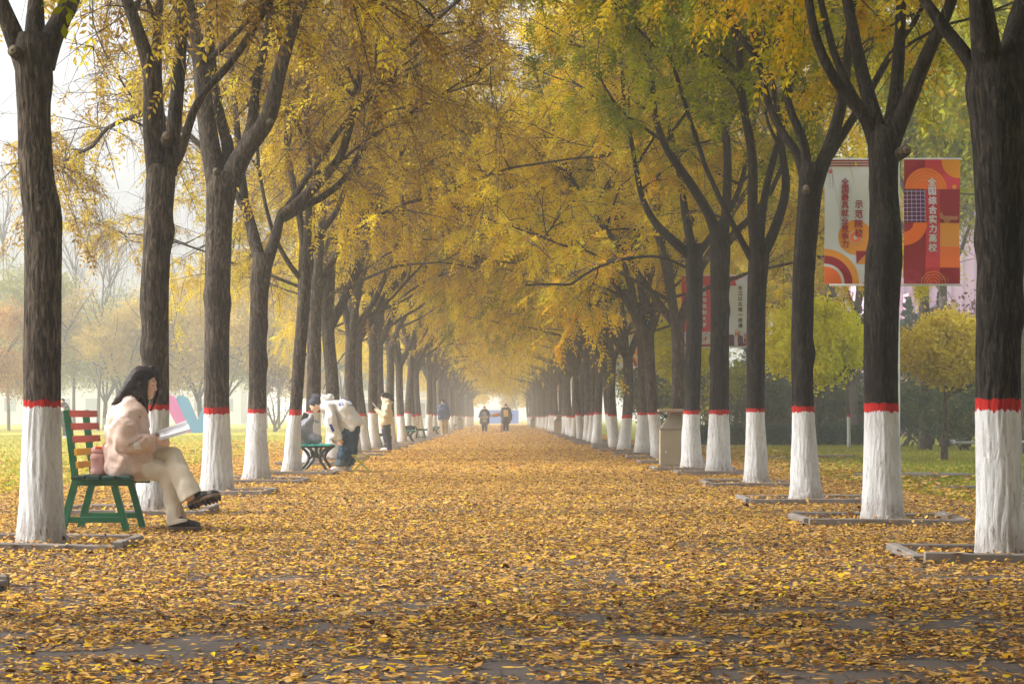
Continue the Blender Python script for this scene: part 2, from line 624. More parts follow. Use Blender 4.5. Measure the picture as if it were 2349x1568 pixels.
M['purple_cloth'] = mat_plain('violet cloth', (.28, .12, .36), .8, .12)
M['leather'] = mat_plain('black leather', (.014, .014, .018), .32, .3, 9, .15, .002, .5)
M['sole'] = mat_plain('brown rubber sole', (.15, .10, .07), .8, .2, 14, .3, .003, .2)
M['sole_dark'] = mat_plain('dark rubber tread', (.03, .022, .018), .85, .2)
M['shoe_white'] = mat_plain('pale shoe', (.66, .60, .59), .6, .08)
M['paper'] = mat_plain('book paper', (.78, .78, .83), .8, .06, 6, .1, .002, .1)
M['ink'] = mat_plain('printed grey text', (.34, .35, .44), .8, .1)
M['bottle'] = mat_plain('pink plastic', (.66, .36, .35), .38, .05, 5, .02, .001, .4)
M['bottle_red'] = mat_plain('orange red plastic', (.80, .10, .035), .35, .05)
M['wood_brown'] = mat_plain('brown card', (.34, .20, .08), .8, .2)
M['straw'] = mat_plain('broom straw', (.30, .15, .07), .9, .3, 30, .5, .006, .1)
M['pink_letter'] = mat_plain('pink gloss paint', (.60, .08, .34), .4, .05, 2, .03, .001, .4)
M['blue_letter'] = mat_plain('blue gloss paint', (.04, .25, .50), .4, .05, 2, .03, .001, .4)
M['white_paint'] = mat_plain('white paint', (.80, .80, .80), .5, .05)
M['concrete_wall'] = mat_plain('pale grey render', (.56, .57, .60), .9, .06, .6, .05, .01)
M['window_grey'] = mat_plain('grey window glass', (.20, .23, .27), .15, .2, .5, .01, .001, .6)
M['lilac'] = mat_plain('lilac sheet cladding', (.50, .33, .46), .6, .06, .4, .03, .004, .3)
M['lilac_dark'] = mat_plain('lilac cladding seam', (.36, .25, .36), .6, .06, .4, .03, .004, .3)
M['blue_board'] = mat_plain('blue hoarding sheet', (.04, .18, .66), .6, .06, .5, .03, .002)
M['rust'] = mat_plain('rusty red pipe', (.17, .035, .022), .75, .4, 14, .3, .004)
M['pipe'] = mat_plain('galvanised pipe', (.42, .43, .45), .4, .15, 10, .1, .002, .5, metal=.6)
M['manhole'] = mat_plain('weathered concrete cover', (.13, .115, .10), .95, .25, 5, .4, .006)
# corduroy trousers: fine wales running round the leg
t = NT('cream corduroy')
v = t.coord('Object')
w = t.n('TexWave', Vector=v, Scale=75.0, Distortion=1.2, Detail=2.0, _bands_direction='Z')
n = t.noise(v, 6, 3)
col = t.ramp(n, [(.3, (.64, .575, .475)), (.7, (.70, .64, .54))])
M['cord'] = t.done(t.principled(col, .92, t.bump(w.outputs['Fac'], .2, .003), .1))
# hair: strands along the fall, browner towards the ends
t = NT('long black hair with brown ends')
v = t.coord('Object', (1, 1, .35))
rot = t.n('Mapping', Vector=t.n('TexCoord').outputs['Object'], Rotation=(0, R(-36), 0), Scale=(40, 40, 2.0)).outputs[0]
n = t.noise(rot, 4.5, 4, .6)
tc = t.n('SeparateXYZ', i0=t.n('TexCoord').outputs['Object'])
fall = t.math('MULTIPLY', t.math('SUBTRACT', 1.20, tc.outputs[2]), 3.0, clamp=True)
back = t.math('MULTIPLY', t.math('SUBTRACT', -.04, tc.outputs[0]), 5.0, clamp=True)
tip = t.math('MULTIPLY', fall, t.math('ADD', back, .15), clamp=True)
col = t.mix(t.math('MULTIPLY', tip, .8), t.ramp(n, [(.3, (.006, .005, .006)), (.7, (.028, .02, .02))]), t.ramp(n, [(.3, (.035, .017, .012)), (.7, (.14, .07, .05))]))
M['hair_long'] = t.done(t.principled(col, .55, t.bump(n, .5, .005), .18))
M['hair'] = mat_plain('black hair', (.012, .010, .010), .55, .5, 40, .4, .004, .2)
# paving under the leaves: worn brick paving, with a litter of small leaf scraps trodden into it
t = NT('leaf strewn brick paving')
v = t.coord('Object')
br = t.n('TexBrick', Vector=v, Scale=1.0, Mortar__Size=.006, Bias=0.0, Brick__Width=.30, Row__Height=.30)
br.offset = .5
t.set(br, 'Color1', (.066, .052, .045, 1))
t.set(br, 'Color2', (.092, .074, .064, 1))
t.set(br, 'Mortar', (.025, .02, .017, 1))
n1 = t.noise(v, 2.0, 5)
pav = t.mix(t.ramp(n1, [(.3, 0.0), (.75, .55)]), br.outputs['Color'], c4((.125, .104, .092)))
vo = t.n('TexVoronoi', Vector=v, Scale=26.0, Randomness=1.0)
cell = t.n('SeparateColor', i0=vo.outputs['Color'])
lc = t.ramp(cell.outputs[0], [(.0, (.15, .07, .025)), (.2, (.34, .185, .05)), (.5, (.58, .35, .085)), (.8, (.64, .38, .045)), (1., (.68, .45, .03))])
y = t.n('SeparateXYZ', i0=v).outputs[1]
far = t.math('MULTIPLY', t.math('SUBTRACT', y, 14.0), .03, clamp=True)
cov = t.math('ADD', t.math('MULTIPLY', far, .9), t.math('MULTIPLY', t.math('SUBTRACT', t.noise(v, .9, 4), .45), .9))
isleaf = t.math('LESS_THAN', cell.outputs[1], cov)
col = t.mix(isleaf, pav, lc)
hgt = t.math('ADD', t.math('MULTIPLY', isleaf, cell.outputs[2]), t.math('MULTIPLY', n1, .4))
M['paving'] = t.done(t.principled(col, .85, t.bump(hgt, .6, .012), .2))
# lawn
t = NT('yellow green lawn')
v = t.coord('Object')
n1, n2 = t.noise(v, .25, 4), t.noise(v, 18, 5, .7)
col = t.ramp(n1, [(.3, (.17, .21, .02)), (.5, (.27, .28, .03)), (.72, (.40, .32, .06))])
col = t.mix(t.ramp(n2, [(.35, 0.0), (.7, .5)]), col, c4((.12, .12, .02)))
lx = t.math('MULTIPLY', t.math('SUBTRACT', -5.0, t.n('SeparateXYZ', i0=v).outputs[0]), .5, clamp=True)
col = t.mix(t.math('MULTIPLY', lx, .4), col, c4((.46, .37, .05)))
M['lawn'] = t.done(t.principled(col, .95, t.bump(n2, .5, .02), .1))
# ------------------------------------------------------------------ ground, paving, fallen leaves, grass
def sheet(name, x0, x1, y0, y1, z, mat, nx=1, ny=1):
    xs, ys = np.linspace(x0, x1, nx + 1), np.linspace(y0, y1, ny + 1)
    v = np.array([(x, yy, z) for yy in ys for x in xs])
    f = [[j * (nx + 1) + i, j * (nx + 1) + i + 1, (j + 1) * (nx + 1) + i + 1, (j + 1) * (nx + 1) + i] for j in range(ny) for i in range(nx)]
    return link(name, np_mesh(name, v, f, mat))


tag(sheet('ground', -700, 700, -200, 1200, -.004, M['lawn']), kind='structure')
tag(sheet('paved_path', -5.9, 4.95, -30, 335, 0.0, M['paving']), kind='structure')


def vnoise(x, y, s, seed):
    """smooth value noise on arrays"""
    rg = np.random.default_rng(seed)
    g = rg.random((64, 64))
    x, y = x / s, y / s
    xi, yi = np.floor(x).astype(int), np.floor(y).astype(int)
    fx, fy = x - xi, y - yi
    fx, fy = fx * fx * (3 - 2 * fx), fy * fy * (3 - 2 * fy)
    q = lambda a, b: g[a % 64, b % 64]
    return (q(xi, yi) * (1 - fx) + q(xi + 1, yi) * fx) * (1 - fy) + (q(xi, yi + 1) * (1 - fx) + q(xi + 1, yi + 1) * fx) * fy


def leaf_shapes(x, y, z, L, rg, tilt=.16, rnd=None):
    """folded little leaves lying at x,y,z with length L"""
    n = len(x)
    a = rg.uniform(0, 2 * math.pi, n)
    W = L * rg.uniform(.30, .70, n)
    curl = rg.normal(.0, .17, n) * L
    fold = rg.uniform(.03, .32, n) * W
    pts = np.zeros((n, 6, 3))
    half = L / 2
    pts[:, 0, 0], pts[:, 3, 0] = -half, half
    pts[:, 0, 2] = np.abs(curl) * rg.uniform(0, 1, n)
    pts[:, 3, 2] = np.abs(curl)
    for i, (fx, sg) in enumerate(((-.18, 1), (.22, .86), (.22, -.86), (-.18, -1))):
        j = (1, 2, 4, 5)[i]
        pts[:, j, 0] = fx * L
        pts[:, j, 1] = sg * W / 2
        pts[:, j, 2] = fold * (.8 + .2 * sg)
    # random tilt
    tx, ty = rg.normal(0, tilt, n), rg.normal(0, tilt, n)
    flip = np.where(rg.random(n) < .3, -1.0, 1.0)
    pz = pts[:, :, 2] * flip[:, None] + pts[:, :, 0] * np.tan(np.clip(tx, -1.1, 1.1))[:, None] * .8 + pts[:, :, 1] * np.tan(np.clip(ty, -1.1, 1.1))[:, None] * .8
    pz -= pz.min(1)[:, None]
    c, s = np.cos(a)[:, None], np.sin(a)[:, None]
    V = np.stack([x[:, None] + pts[:, :, 0] * c - pts[:, :, 1] * s, y[:, None] + pts[:, :, 0] * s + pts[:, :, 1] * c, z[:, None] + pz], -1)
    b = np.arange(n)[:, None] * 6
    F = np.stack([b + np.array([[0, 1, 2, 3]]), b + np.array([[0, 3, 4, 5]])], 1)
    F = F.reshape(-1, 4)
    r = rg.random(n) if rnd is None else rnd
    r = np.repeat(r, 2) + rg.normal(0, .03, 2 * n)
    return V.reshape(-1, 3), F, np.clip(r, 0, 1)


rg = np.random.default_rng(11)
LV, LF, LR, nv = [], [], [], 0
bands = [(6.2, 12, -3.2, 3.6, 1750, .028), (12, 20, -5.0, 5.2, 1350, .028), (20, 35, -6.6, 6.2, 720, .032), (35, 62, -7.4, 6.2, 330, .041), (62, 120, -6.0, 5.2, 110, .055), (120, 250, -4.6, 4.6, 26, .10)]
for (y0, y1, x0, x1, dens, size) in bands:
    n = int((y1 - y0) * (x1 - x0) * dens)
    x, y = rg.uniform(x0, x1, n), rg.uniform(y0, y1, n)
    c = .55 * vnoise(x, y, .42, 1) + .45 * vnoise(x, y, .13, 2)
    keep = c + .27 * np.clip((y - 8) / 9, 0, 1) > .31 + .20 * rg.random(n)
    edge = np.maximum(np.maximum(-5.5 - x, x - 4.8), 0)
    keep &= rg.random(n) > edge * .9
    x, y, c = x[keep], y[keep], c[keep]
    n = len(x)
    L = size * rg.lognormal(-.02, .30, n)
    L = np.clip(L, .014, .066 if y0 < 100 else .14)
    z = .003 + rg.random(n) ** 2 * .022 * np.clip(c * 2 - .3, .1, 1)
    v, f, r = leaf_shapes(x, y, z, L, rg)
    LV.append(v)
    LF.append(f + nv)
    LR.append(r)
    nv += len(v)
o = link('fallen_leaves', np_mesh('fallen_leaves', np.concatenate(LV), np.concatenate(LF), M['litter'], rnd=np.concatenate(LR)))
tag(o, kind='stuff')


# grass on the two lawns
def grass_patch(regions, seed):
    rg = np.random.default_rng(seed)
    V, F, RR, nv = [], [], [], 0
    for (x0, x1, y0, y1, n, h) in regions:
        x, y = rg.uniform(x0, x1, n), rg.uniform(y0, y1, n)
        a = rg.uniform(0, 6.28, n)
        hh = h * rg.uniform(.5, 1.3, n)
        w = .008 + h * .10
        dx, dy = np.cos(a) * w, np.sin(a) * w
        lx, ly = rg.normal(0, .4, n) * hh, rg.normal(0, .4, n) * hh
        z0 = np.full(n, -.01)
        v = np.stack([np.stack([x - dx, y - dy, z0], 1), np.stack([x + dx, y + dy, z0], 1), np.stack([x + lx, y + ly, hh], 1)], 1).reshape(-1, 3)
        f = np.arange(3 * n).reshape(-1, 3)
        V.append(v)
        F.append(f + nv)
        nv += 3 * n
        RR.append(np.clip(.55 * vnoise(x, y, 3.0, seed) + .45 * rg.random(n) + .1 * rg.normal(size=n), 0, 1))
    return np.concatenate(V), np.concatenate(F), np.concatenate(RR)


v, f, r = grass_patch([(5.0, 9.0, 19, 34, 22000, .05), (5.0, 14, 34, 70, 26000, .06)], 5)
tag(link('grass', np_mesh('grass', v, f, M['grass'], rnd=r)), kind='stuff')
v, f, r = grass_patch([(-12, -5.9, 24, 45, 16000, .042), (-26, -6, 45, 110, 26000, .06)], 6)
tag(link('grass', np_mesh('grass', v, f, M['grass_dry'], rnd=r)), kind='stuff')
rg = np.random.default_rng(21)
n = 9000
x = np.concatenate([5.0 + rg.exponential(.75, n), -5.9 - rg.exponential(2.6, n)])
y = np.concatenate([rg.uniform(17, 68, n), rg.uniform(20, 80, n)])
v, f, r = leaf_shapes(x, y, np.full(2 * n, .035), .05 * rg.lognormal(0, .25, 2 * n) * (1 + y / 90), rg)
tag(link('scattered_leaves', np_mesh('scattered_leaves', v, f, M['litter'], rnd=r)), kind='stuff')
# ------------------------------------------------------------------ trees
UP = np.array([0, 0, 1.0])


def unit(v):
    v = np.asarray(v, float)
    return v / (np.linalg.norm(v, axis=-1, keepdims=True) + 1e-9)


def grow(p0, d0, L, n, rg, wander=.12, up=.0, bias=None):
    """a wandering path of n points"""
    pts = [np.array(p0, float)]
    d = unit(d0)
    for i in range(n - 1):
        d = unit(d + rg.normal(0, wander, 3) + UP * up + (0 if bias is None else bias))
        pts.append(pts[-1] + d * (L / (n - 1)))
    return np.array(pts)


def batch_twigs(p, d, L, r, rg, seg=3, sides=3, droop=.25):
    """many thin curved twigs at once"""
    n = len(p)
    s = np.linspace(0, 1, seg + 1)
    side = rg.normal(0, .35, (n, 3))
    path = p[:, None, :] + d[:, None, :] * (L[:, None, None] * s[None, :, None]) + side[:, None, :] * (L[:, None, None] * (s ** 2)[None, :, None]) * .5
    path[:, :, 2] -= droop * L[:, None] * (s ** 2)[None, :]
    ref = np.where(np.abs(d[:, 2:3]) > .8, np.array([[1., 0, 0]]), np.array([[0, 0, 1.]]))
    u = unit(np.cross(d, ref))
    w = np.cross(d, u)
    a = np.arange(sides) * 2 * math.pi / sides
    ring = u[:, None, :] * np.cos(a)[None, :, None] + w[:, None, :] * np.sin(a)[None, :, None]
    rad = r[:, None] * (1 - .75 * s)[None, :]
    V = path[:, :, None, :] + ring[:, None, :, :] * rad[:, :, None, None]
    b = np.arange(n)[:, None, None] * ((seg + 1) * sides)
    i = np.arange(seg)[None, :, None] * sides
    k = np.arange(sides)[None, None, :]
    k2 = (k + 1) % sides
    F = np.stack([b + i + k, b + i + k2, b + i + sides + k2, b + i + sides + k], -1).reshape(-1, 4)
    return V.reshape(-1, 3), F, path


def batch_leaves(p, d, L, rg, nl=5, wid=.30, droop=.5, col=None):
    """compound leaves: pairs of pointed leaflets along a drooping stalk. p,d (n,3)"""
    n = len(p)
    d = unit(d)
    ref = unit(np.array([[0, 0, 1.]]) + rg.normal(0, .45, (n, 3)))
    sd = unit(np.cross(d, ref))
    nm = np.cross(sd, d)
    t = np.linspace(.18, 1.0, nl)
    quads = []
    lw = L * .36
    for j in range(nl):
        base = p + d * (L * t[j])[:, None]
        base[:, 2] -= droop * L * t[j] ** 2
        for sg in ((-1, 1) if j < nl - 1 else (0,)):
            dir_ = unit(sd * sg * (.9 + .2 * rg.random((n, 1))) + d * (.55 if sg else 1.0) + rg.normal(0, .18, (n, 3)) - np.array([[0, 0, .35]]))
            ln = lw * rg.uniform(.75, 1.2, n) * (1.0 - .25 * abs(t[j] - .55))
            sw = unit(np.cross(dir_, nm + rg.normal(0, .3, (n, 3))))
            mid = base + dir_ * (ln * .5)[:, None]
            hw = (ln * wid * .62)[:, None]
            quads.append(np.stack([base, mid + sw * hw, base + dir_ * ln[:, None], mid - sw * hw], 1))
    Q = np.stack(quads, 1)            # n, leaflets, 4, 3
    m = Q.shape[1]
    V = Q.reshape(-1, 3)
    F = np.arange(n * m * 4).reshape(-1, 4)
    c = rg.random(n) if col is None else col
    rn = np.clip(np.repeat(c, m) + rg.normal(0, .07, n * m), 0, 1)
    return V, F, rn


def trunk_geo(path, rad, sides, rg, lump=.05, fine=0.0):
    v, f = tube_geo(path, rad, sides)
    n = len(path)
    c = np.repeat(np.asarray(path), sides, 0)
    th = np.tile(np.arange(sides) * 2 * math.pi / sides, n)
    z = v[:, 2]
    disp = np.zeros(len(v))
    for k in (2, 3, 5, 7, 11):
        disp += np.sin(k * th + rg.uniform(0, 6.3) + z * rg.uniform(-1.6, 1.6)) * rg.uniform(.4, 1) / k ** .8
    disp += .5 * np.sin(z * rg.uniform(3, 6) + rg.uniform(0, 6) + th)
    k = 1 + lump * disp
    if fine:      # bark furrows and a few old knots
        fd = np.zeros(len(v))
        for q in range(9):
            m = int(rg.integers(9, 30))
            fd += np.sin(m * th + rg.uniform(0, 6.3) + 1.8 * np.sin(z * rg.uniform(2, 7) + rg.uniform(0, 6)) + 1.2 * np.sin(z * rg.uniform(9, 19) + rg.uniform(0, 6)))
        k += fine * np.clip(fd / 2.2, -2.2, 1.2)
        for q in range(4):
            zc, tc = rg.uniform(1.3, max(1.6, z.max() - .3)), rg.uniform(0, 6.28)
            da = np.angle(np.exp(1j * (th - tc)))
            k += rg.uniform(.10, .22) * np.exp(-((z - zc) / .10) ** 2 - (da / .55) ** 2)
    return c + (v - c) * k[:, None], f


class Wood:
    def __init__(self):
        self.V, self.F, self.I, self.n = [], [], [], 0

    def add(self, v, f, mat=0):
        self.V.append(v)
        self.F.append(f + self.n)
        self.I.append(np.full(len(f), mat))
        self.n += len(v)

    def mesh(self, name, mats):
        return np_mesh(name, np.concatenate(self.V), np.concatenate(self.F), mats, smooth=True, mat_idx=np.concatenate(self.I))


def make_tree_meshes(name, rg, trunk, trad, limbs, o):
    """trunk: path; limbs: list of (path, r0, r1). o: options. Returns trunk, branches and crown meshes."""
    tw, bw = Wood(), Wood()
    v, f = trunk_geo(trunk, trad, o.get('sides', 20), rg, o.get('lump', .035), o.get('fine', 0.0))
    tw.add(v, f)
    tips_p, tips_d, stalk_p, stalk_d = [], [], [], []
    bias = np.array(o.get('bias', (0, 0, 0)), float)
    zmin = o.get('zmin', 3.9)
    for (path, r0, r1) in limbs:
        n = len(path)
        rad = r0 + (r1 - r0) * np.linspace(0, 1, n) ** .8
        v, f = trunk_geo(path, rad, 10, rg, .04)
        tw.add(v, f, 1)
        seg = np.linalg.norm(np.diff(path, axis=0), axis=1)
        s = np.concatenate([[0], np.cumsum(seg)])
        tan = np.gradient(path, axis=0)
        nb = int(o.get('nb', 8) * s[-1] / 6 + .5)
        for q in range(nb):
            t = rg.uniform(.22, 1.0) ** .9 * s[-1] if q else s[-1] * .98
            i = min(n - 2, int(np.searchsorted(s, t)) - 1)
            fr = (t - s[i]) / max(seg[i], 1e-6)
            p = path[i] + (path[i + 1] - path[i]) * fr
            if p[2] < zmin:
                continue
            tg = unit(tan[i])
            az = rg.uniform(0, 6.283)
            out = np.array([math.cos(az), math.sin(az), rg.uniform(-.15, .55)])
            d = unit(tg * .55 + out * .9 + bias)
            L = rg.uniform(1.1, 2.5) * o.get('blen', 1.0) * (1 - .25 * t / s[-1])
            rb = min(.035, .35 * (r0 + (r1 - r0) * t / s[-1])) + .006
            bp = grow(p, d, L, 7, rg, .16, up=rg.uniform(-.06, .10))
            v, f = tube_geo(bp, np.linspace(rb, .008, 7), 5)
            bw.add(v, f)
            nt = int(o.get('nt', 8))
            for _ in range(nt):
                j = rg.integers(1, 7)
                p2 = bp[j] + (bp[j - 1] - bp[j]) * rg.random()
                d2 = unit(unit(bp[j] - bp[j - 1]) * .7 + rg.normal(0, .6, 3) + np.array([0, 0, rg.uniform(-.35, .25)]))
                tips_p.append(p2)
                tips_d.append(d2)
    p, d = np.array(tips_p), np.array(tips_d)
    L = rg.uniform(.45, 1.15, len(p)) * o.get('tlen', 1.0)
    v, f, path = batch_twigs(p, d, L, np.full(len(p), .009), rg, 4, 4, o.get('droop', .3))
    bw.add(v, f, 1)
    # bare stalks
    ns = int(o.get('stalks', 3) * len(p))
    if ns:
        i = rg.integers(0, len(p), ns)
        j = rg.integers(1, 5, ns)
        pp = path[i, j]
        dd = unit(d[i] * .5 + rg.normal(0, .7, (ns, 3)))
        v, f, sp = batch_twigs(pp, dd, rg.uniform(.2, .6, ns), np.full(ns, .0045), rg, 2, 3, .5)
        bw.add(v, f, 2)
    # leaves, in sprays
    n = int(o.get('leaves', 9) * len(p))
    w = rg.random(len(p)) ** 1.4 + .05
    i = rg.choice(len(p), n, p=w / w.sum())
    u = rg.uniform(.3, 1.0, n) * 4
    a = np.minimum(u.astype(int), 3)
    fr = (u - a)[:, None]
    pp = path[i, a] * (1 - fr) + path[i, a + 1] * fr
    dd = unit(d[i] * .6 + rg.normal(0, .65, (n, 3)) + np.array([[0, 0, -.35]]))
    twc = rg.random(len(p))
    col = np.clip(.5 * twc[i] + .5 * rg.random(n) + o.get('cshift', 0) + .1 * (vnoise(pp[:, 0] + 20, pp[:, 2] + 20, 1.3, 9) - .5) * 3, 0, 1)
    v, f, rn = batch_leaves(pp, dd, rg.uniform(.15, .27, n) * o.get('lsize', 1.0), rg, o.get('nl', 5), o.get('wid', .34), .45, col)
    tm = tw.mesh(name + '_trunk', [M[o.get('bark', 'bark')], M[o.get('limb', 'limb')]])
    bm = bw.mesh(name + '_branches', [M[o.get('limb', 'limb')], M[o.get('twig', 'twig_dark')], M['twig']])
    cm = np_mesh(name + '_crown', v, f, M[o.get('leaf', 'leaf_left')], rnd=rn)
    return tm, bm, cm


def put_tree(meshes, label, loc, rz=0.0, scale=(1, 1, 1), group=None, name='avenue_tree'):
    t = thing(name, label, 'tree', loc, rz, group)
    t.scale = scale
    for nm, me in zip(('trunk', 'branches', 'crown'), meshes):
        if me is not None:
            link(nm, me, t)
    return t


LEFT = dict(leaf='leaf_left', bark='bark', limb='limb', bias=(.16, 0, 0), stalks=11, leaves=8, nb=12, nt=12, lump=.035)
RIGHT = dict(leaf='leaf_right', bark='bark_shaded', limb='limb_shaded', twig='twig_dark', bias=(-.24, 0, 0), stalks=3, leaves=15, nb=12, nt=12, lump=.035)


def generic_limbs(rg, fork, r, bias, count, hmax):
    """vase of limbs from a fork point"""
    out = []
    a0 = rg.uniform(0, 6.28)
    for k in range(count):
        az = a0 + k * 2 * math.pi / count + rg.normal(0, .3)
        lean = rg.uniform(.28, .62)
        d = np.array([math.cos(az) * math.sin(lean), math.sin(az) * math.sin(lean), math.cos(lean)]) + np.array(bias) * .5
        L = (hmax - fork[2]) / max(.5, d[2]) * rg.uniform(.72, 1.0)
        pth = grow(np.array(fork) - np.array([0, 0, rg.uniform(.05, .3)]), d, min(L, 7.2), 12, rg, .085, up=.035)
        out.append((pth, r * rg.uniform(.55, .75), .02))
        if k < 2:   # a low limb reaching sideways out of the row
            sgn = -1 if (k == 0) == (bias[0] > 0) else 1
            d3 = np.array([sgn * rg.uniform(.8, 1.0), rg.normal(0, .5), rg.uniform(.35, .6)])
            p3 = grow(pth[1], d3, rg.uniform(3.8, 5.0), 11, rg, .10, up=-.035)
            out.append((p3, r * .30, .012))
        # a second-order limb
        j = rg.integers(3, 6)
        az2 = az + rg.choice([-1, 1]) * rg.uniform(.5, 1.2)
        d2 = unit(unit(pth[j + 1] - pth[j]) + .7 * np.array([math.cos(az2), math.sin(az2), .3]))
        p2 = grow(pth[j], d2, rg.uniform(2.4, 4.0), 9, rg, .1, up=.03)
        out.append((p2, r * .34, .016))
    return out


def generic_tree(name, seed, o, hmax):
    rg = np.random.default_rng(seed)
    fz = rg.uniform(2.5, 3.5)
    n = 26
    zz = np.linspace(-.03, fz, n)
    lean = rg.normal(0, .05, 2)
    wx, wy = rg.uniform(0, 6, 2)
    path = np.stack([lean[0] * zz + .035 * np.sin(zz * 1.7 + wx) - .035 * math.sin(wx), lean[1] * zz + .035 * np.sin(zz * 1.4 + wy) - .035 * math.sin(wy), zz], 1)
    r = rg.uniform(.135, .16)
    rad = r * (1 + .42 * np.exp(-zz / .35) + .10 * np.exp(-((zz - fz) / .3) ** 2)) * (1 - .05 * zz)
    limbs = generic_limbs(rg, path[-1], r, o['bias'], int(rg.integers(4, 6)), hmax)
    return make_tree_meshes(name, rg, path, rad, limbs, o)


def pixel_tree(name, seed, o, d, base, pts, forks, hmax, yj=.5):
    """a tree whose trunk and main limbs follow what is seen: base = (x, half width at the band); pts = [(px, py, half width px)],
    forks = list of limbs [(px, py), ...] with start half width; everything in metres relative to the base"""
    rg = np.random.default_rng(seed)
    s = d / FOC
    x0 = (base[0] - CXP) * s
    tp = np.array([((px - CXP) * s - x0, 0, CAMH - (py - CYP) * s) for px, py, w in pts])
    tr = np.array([w * s for px, py, w in pts])
    tp[0, 2] = -.03
    n = 120
    q = spline(np.concatenate([tp, tr[:, None]], 1), n)
    # the trunk keeps an even z rhythm; depth wander is free
    q[:, 1] = .03 * np.sin(q[:, 2] * 1.5 + rg.uniform(0, 6)) * np.clip(q[:, 2], 0, 1)
    zz = q[:, 2]
    rad = q[:, 3]
    limbs = []
    for (w0, line, dy) in forks:
        lp = np.array([((px - CXP) * s - x0, 0, CAMH - (py - CYP) * s) for px, py in line])
        seg = np.concatenate([[0], np.cumsum(np.linalg.norm(np.diff(lp, axis=0), axis=1))])
        lp[:, 1] = dy * seg
        last = lp[-1] - lp[-2]
        lp2 = spline(lp, max(6, 3 * len(lp)))
        # carry on out of what is seen
        dirn = unit(last) * .8 + UP * .35 + np.array([0, dy * .4, 0])
        more = max(0.8, (hmax - lp2[-1, 2]) * rg.uniform(.8, 1.0)) if dirn[2] > .15 else .8
        ext = grow(lp2[-1], dirn, more, 8, rg, .08, up=.02)
        limbs.append((np.concatenate([lp2, ext[1:]]), w0 * s, .02))
    oo = dict(o)
    oo['sides'], oo['fine'] = 84, .018
    return make_tree_meshes(name, rg, q[:, :3], rad, limbs, oo), x0


ZMIN_NEAR = 4.0
near = []
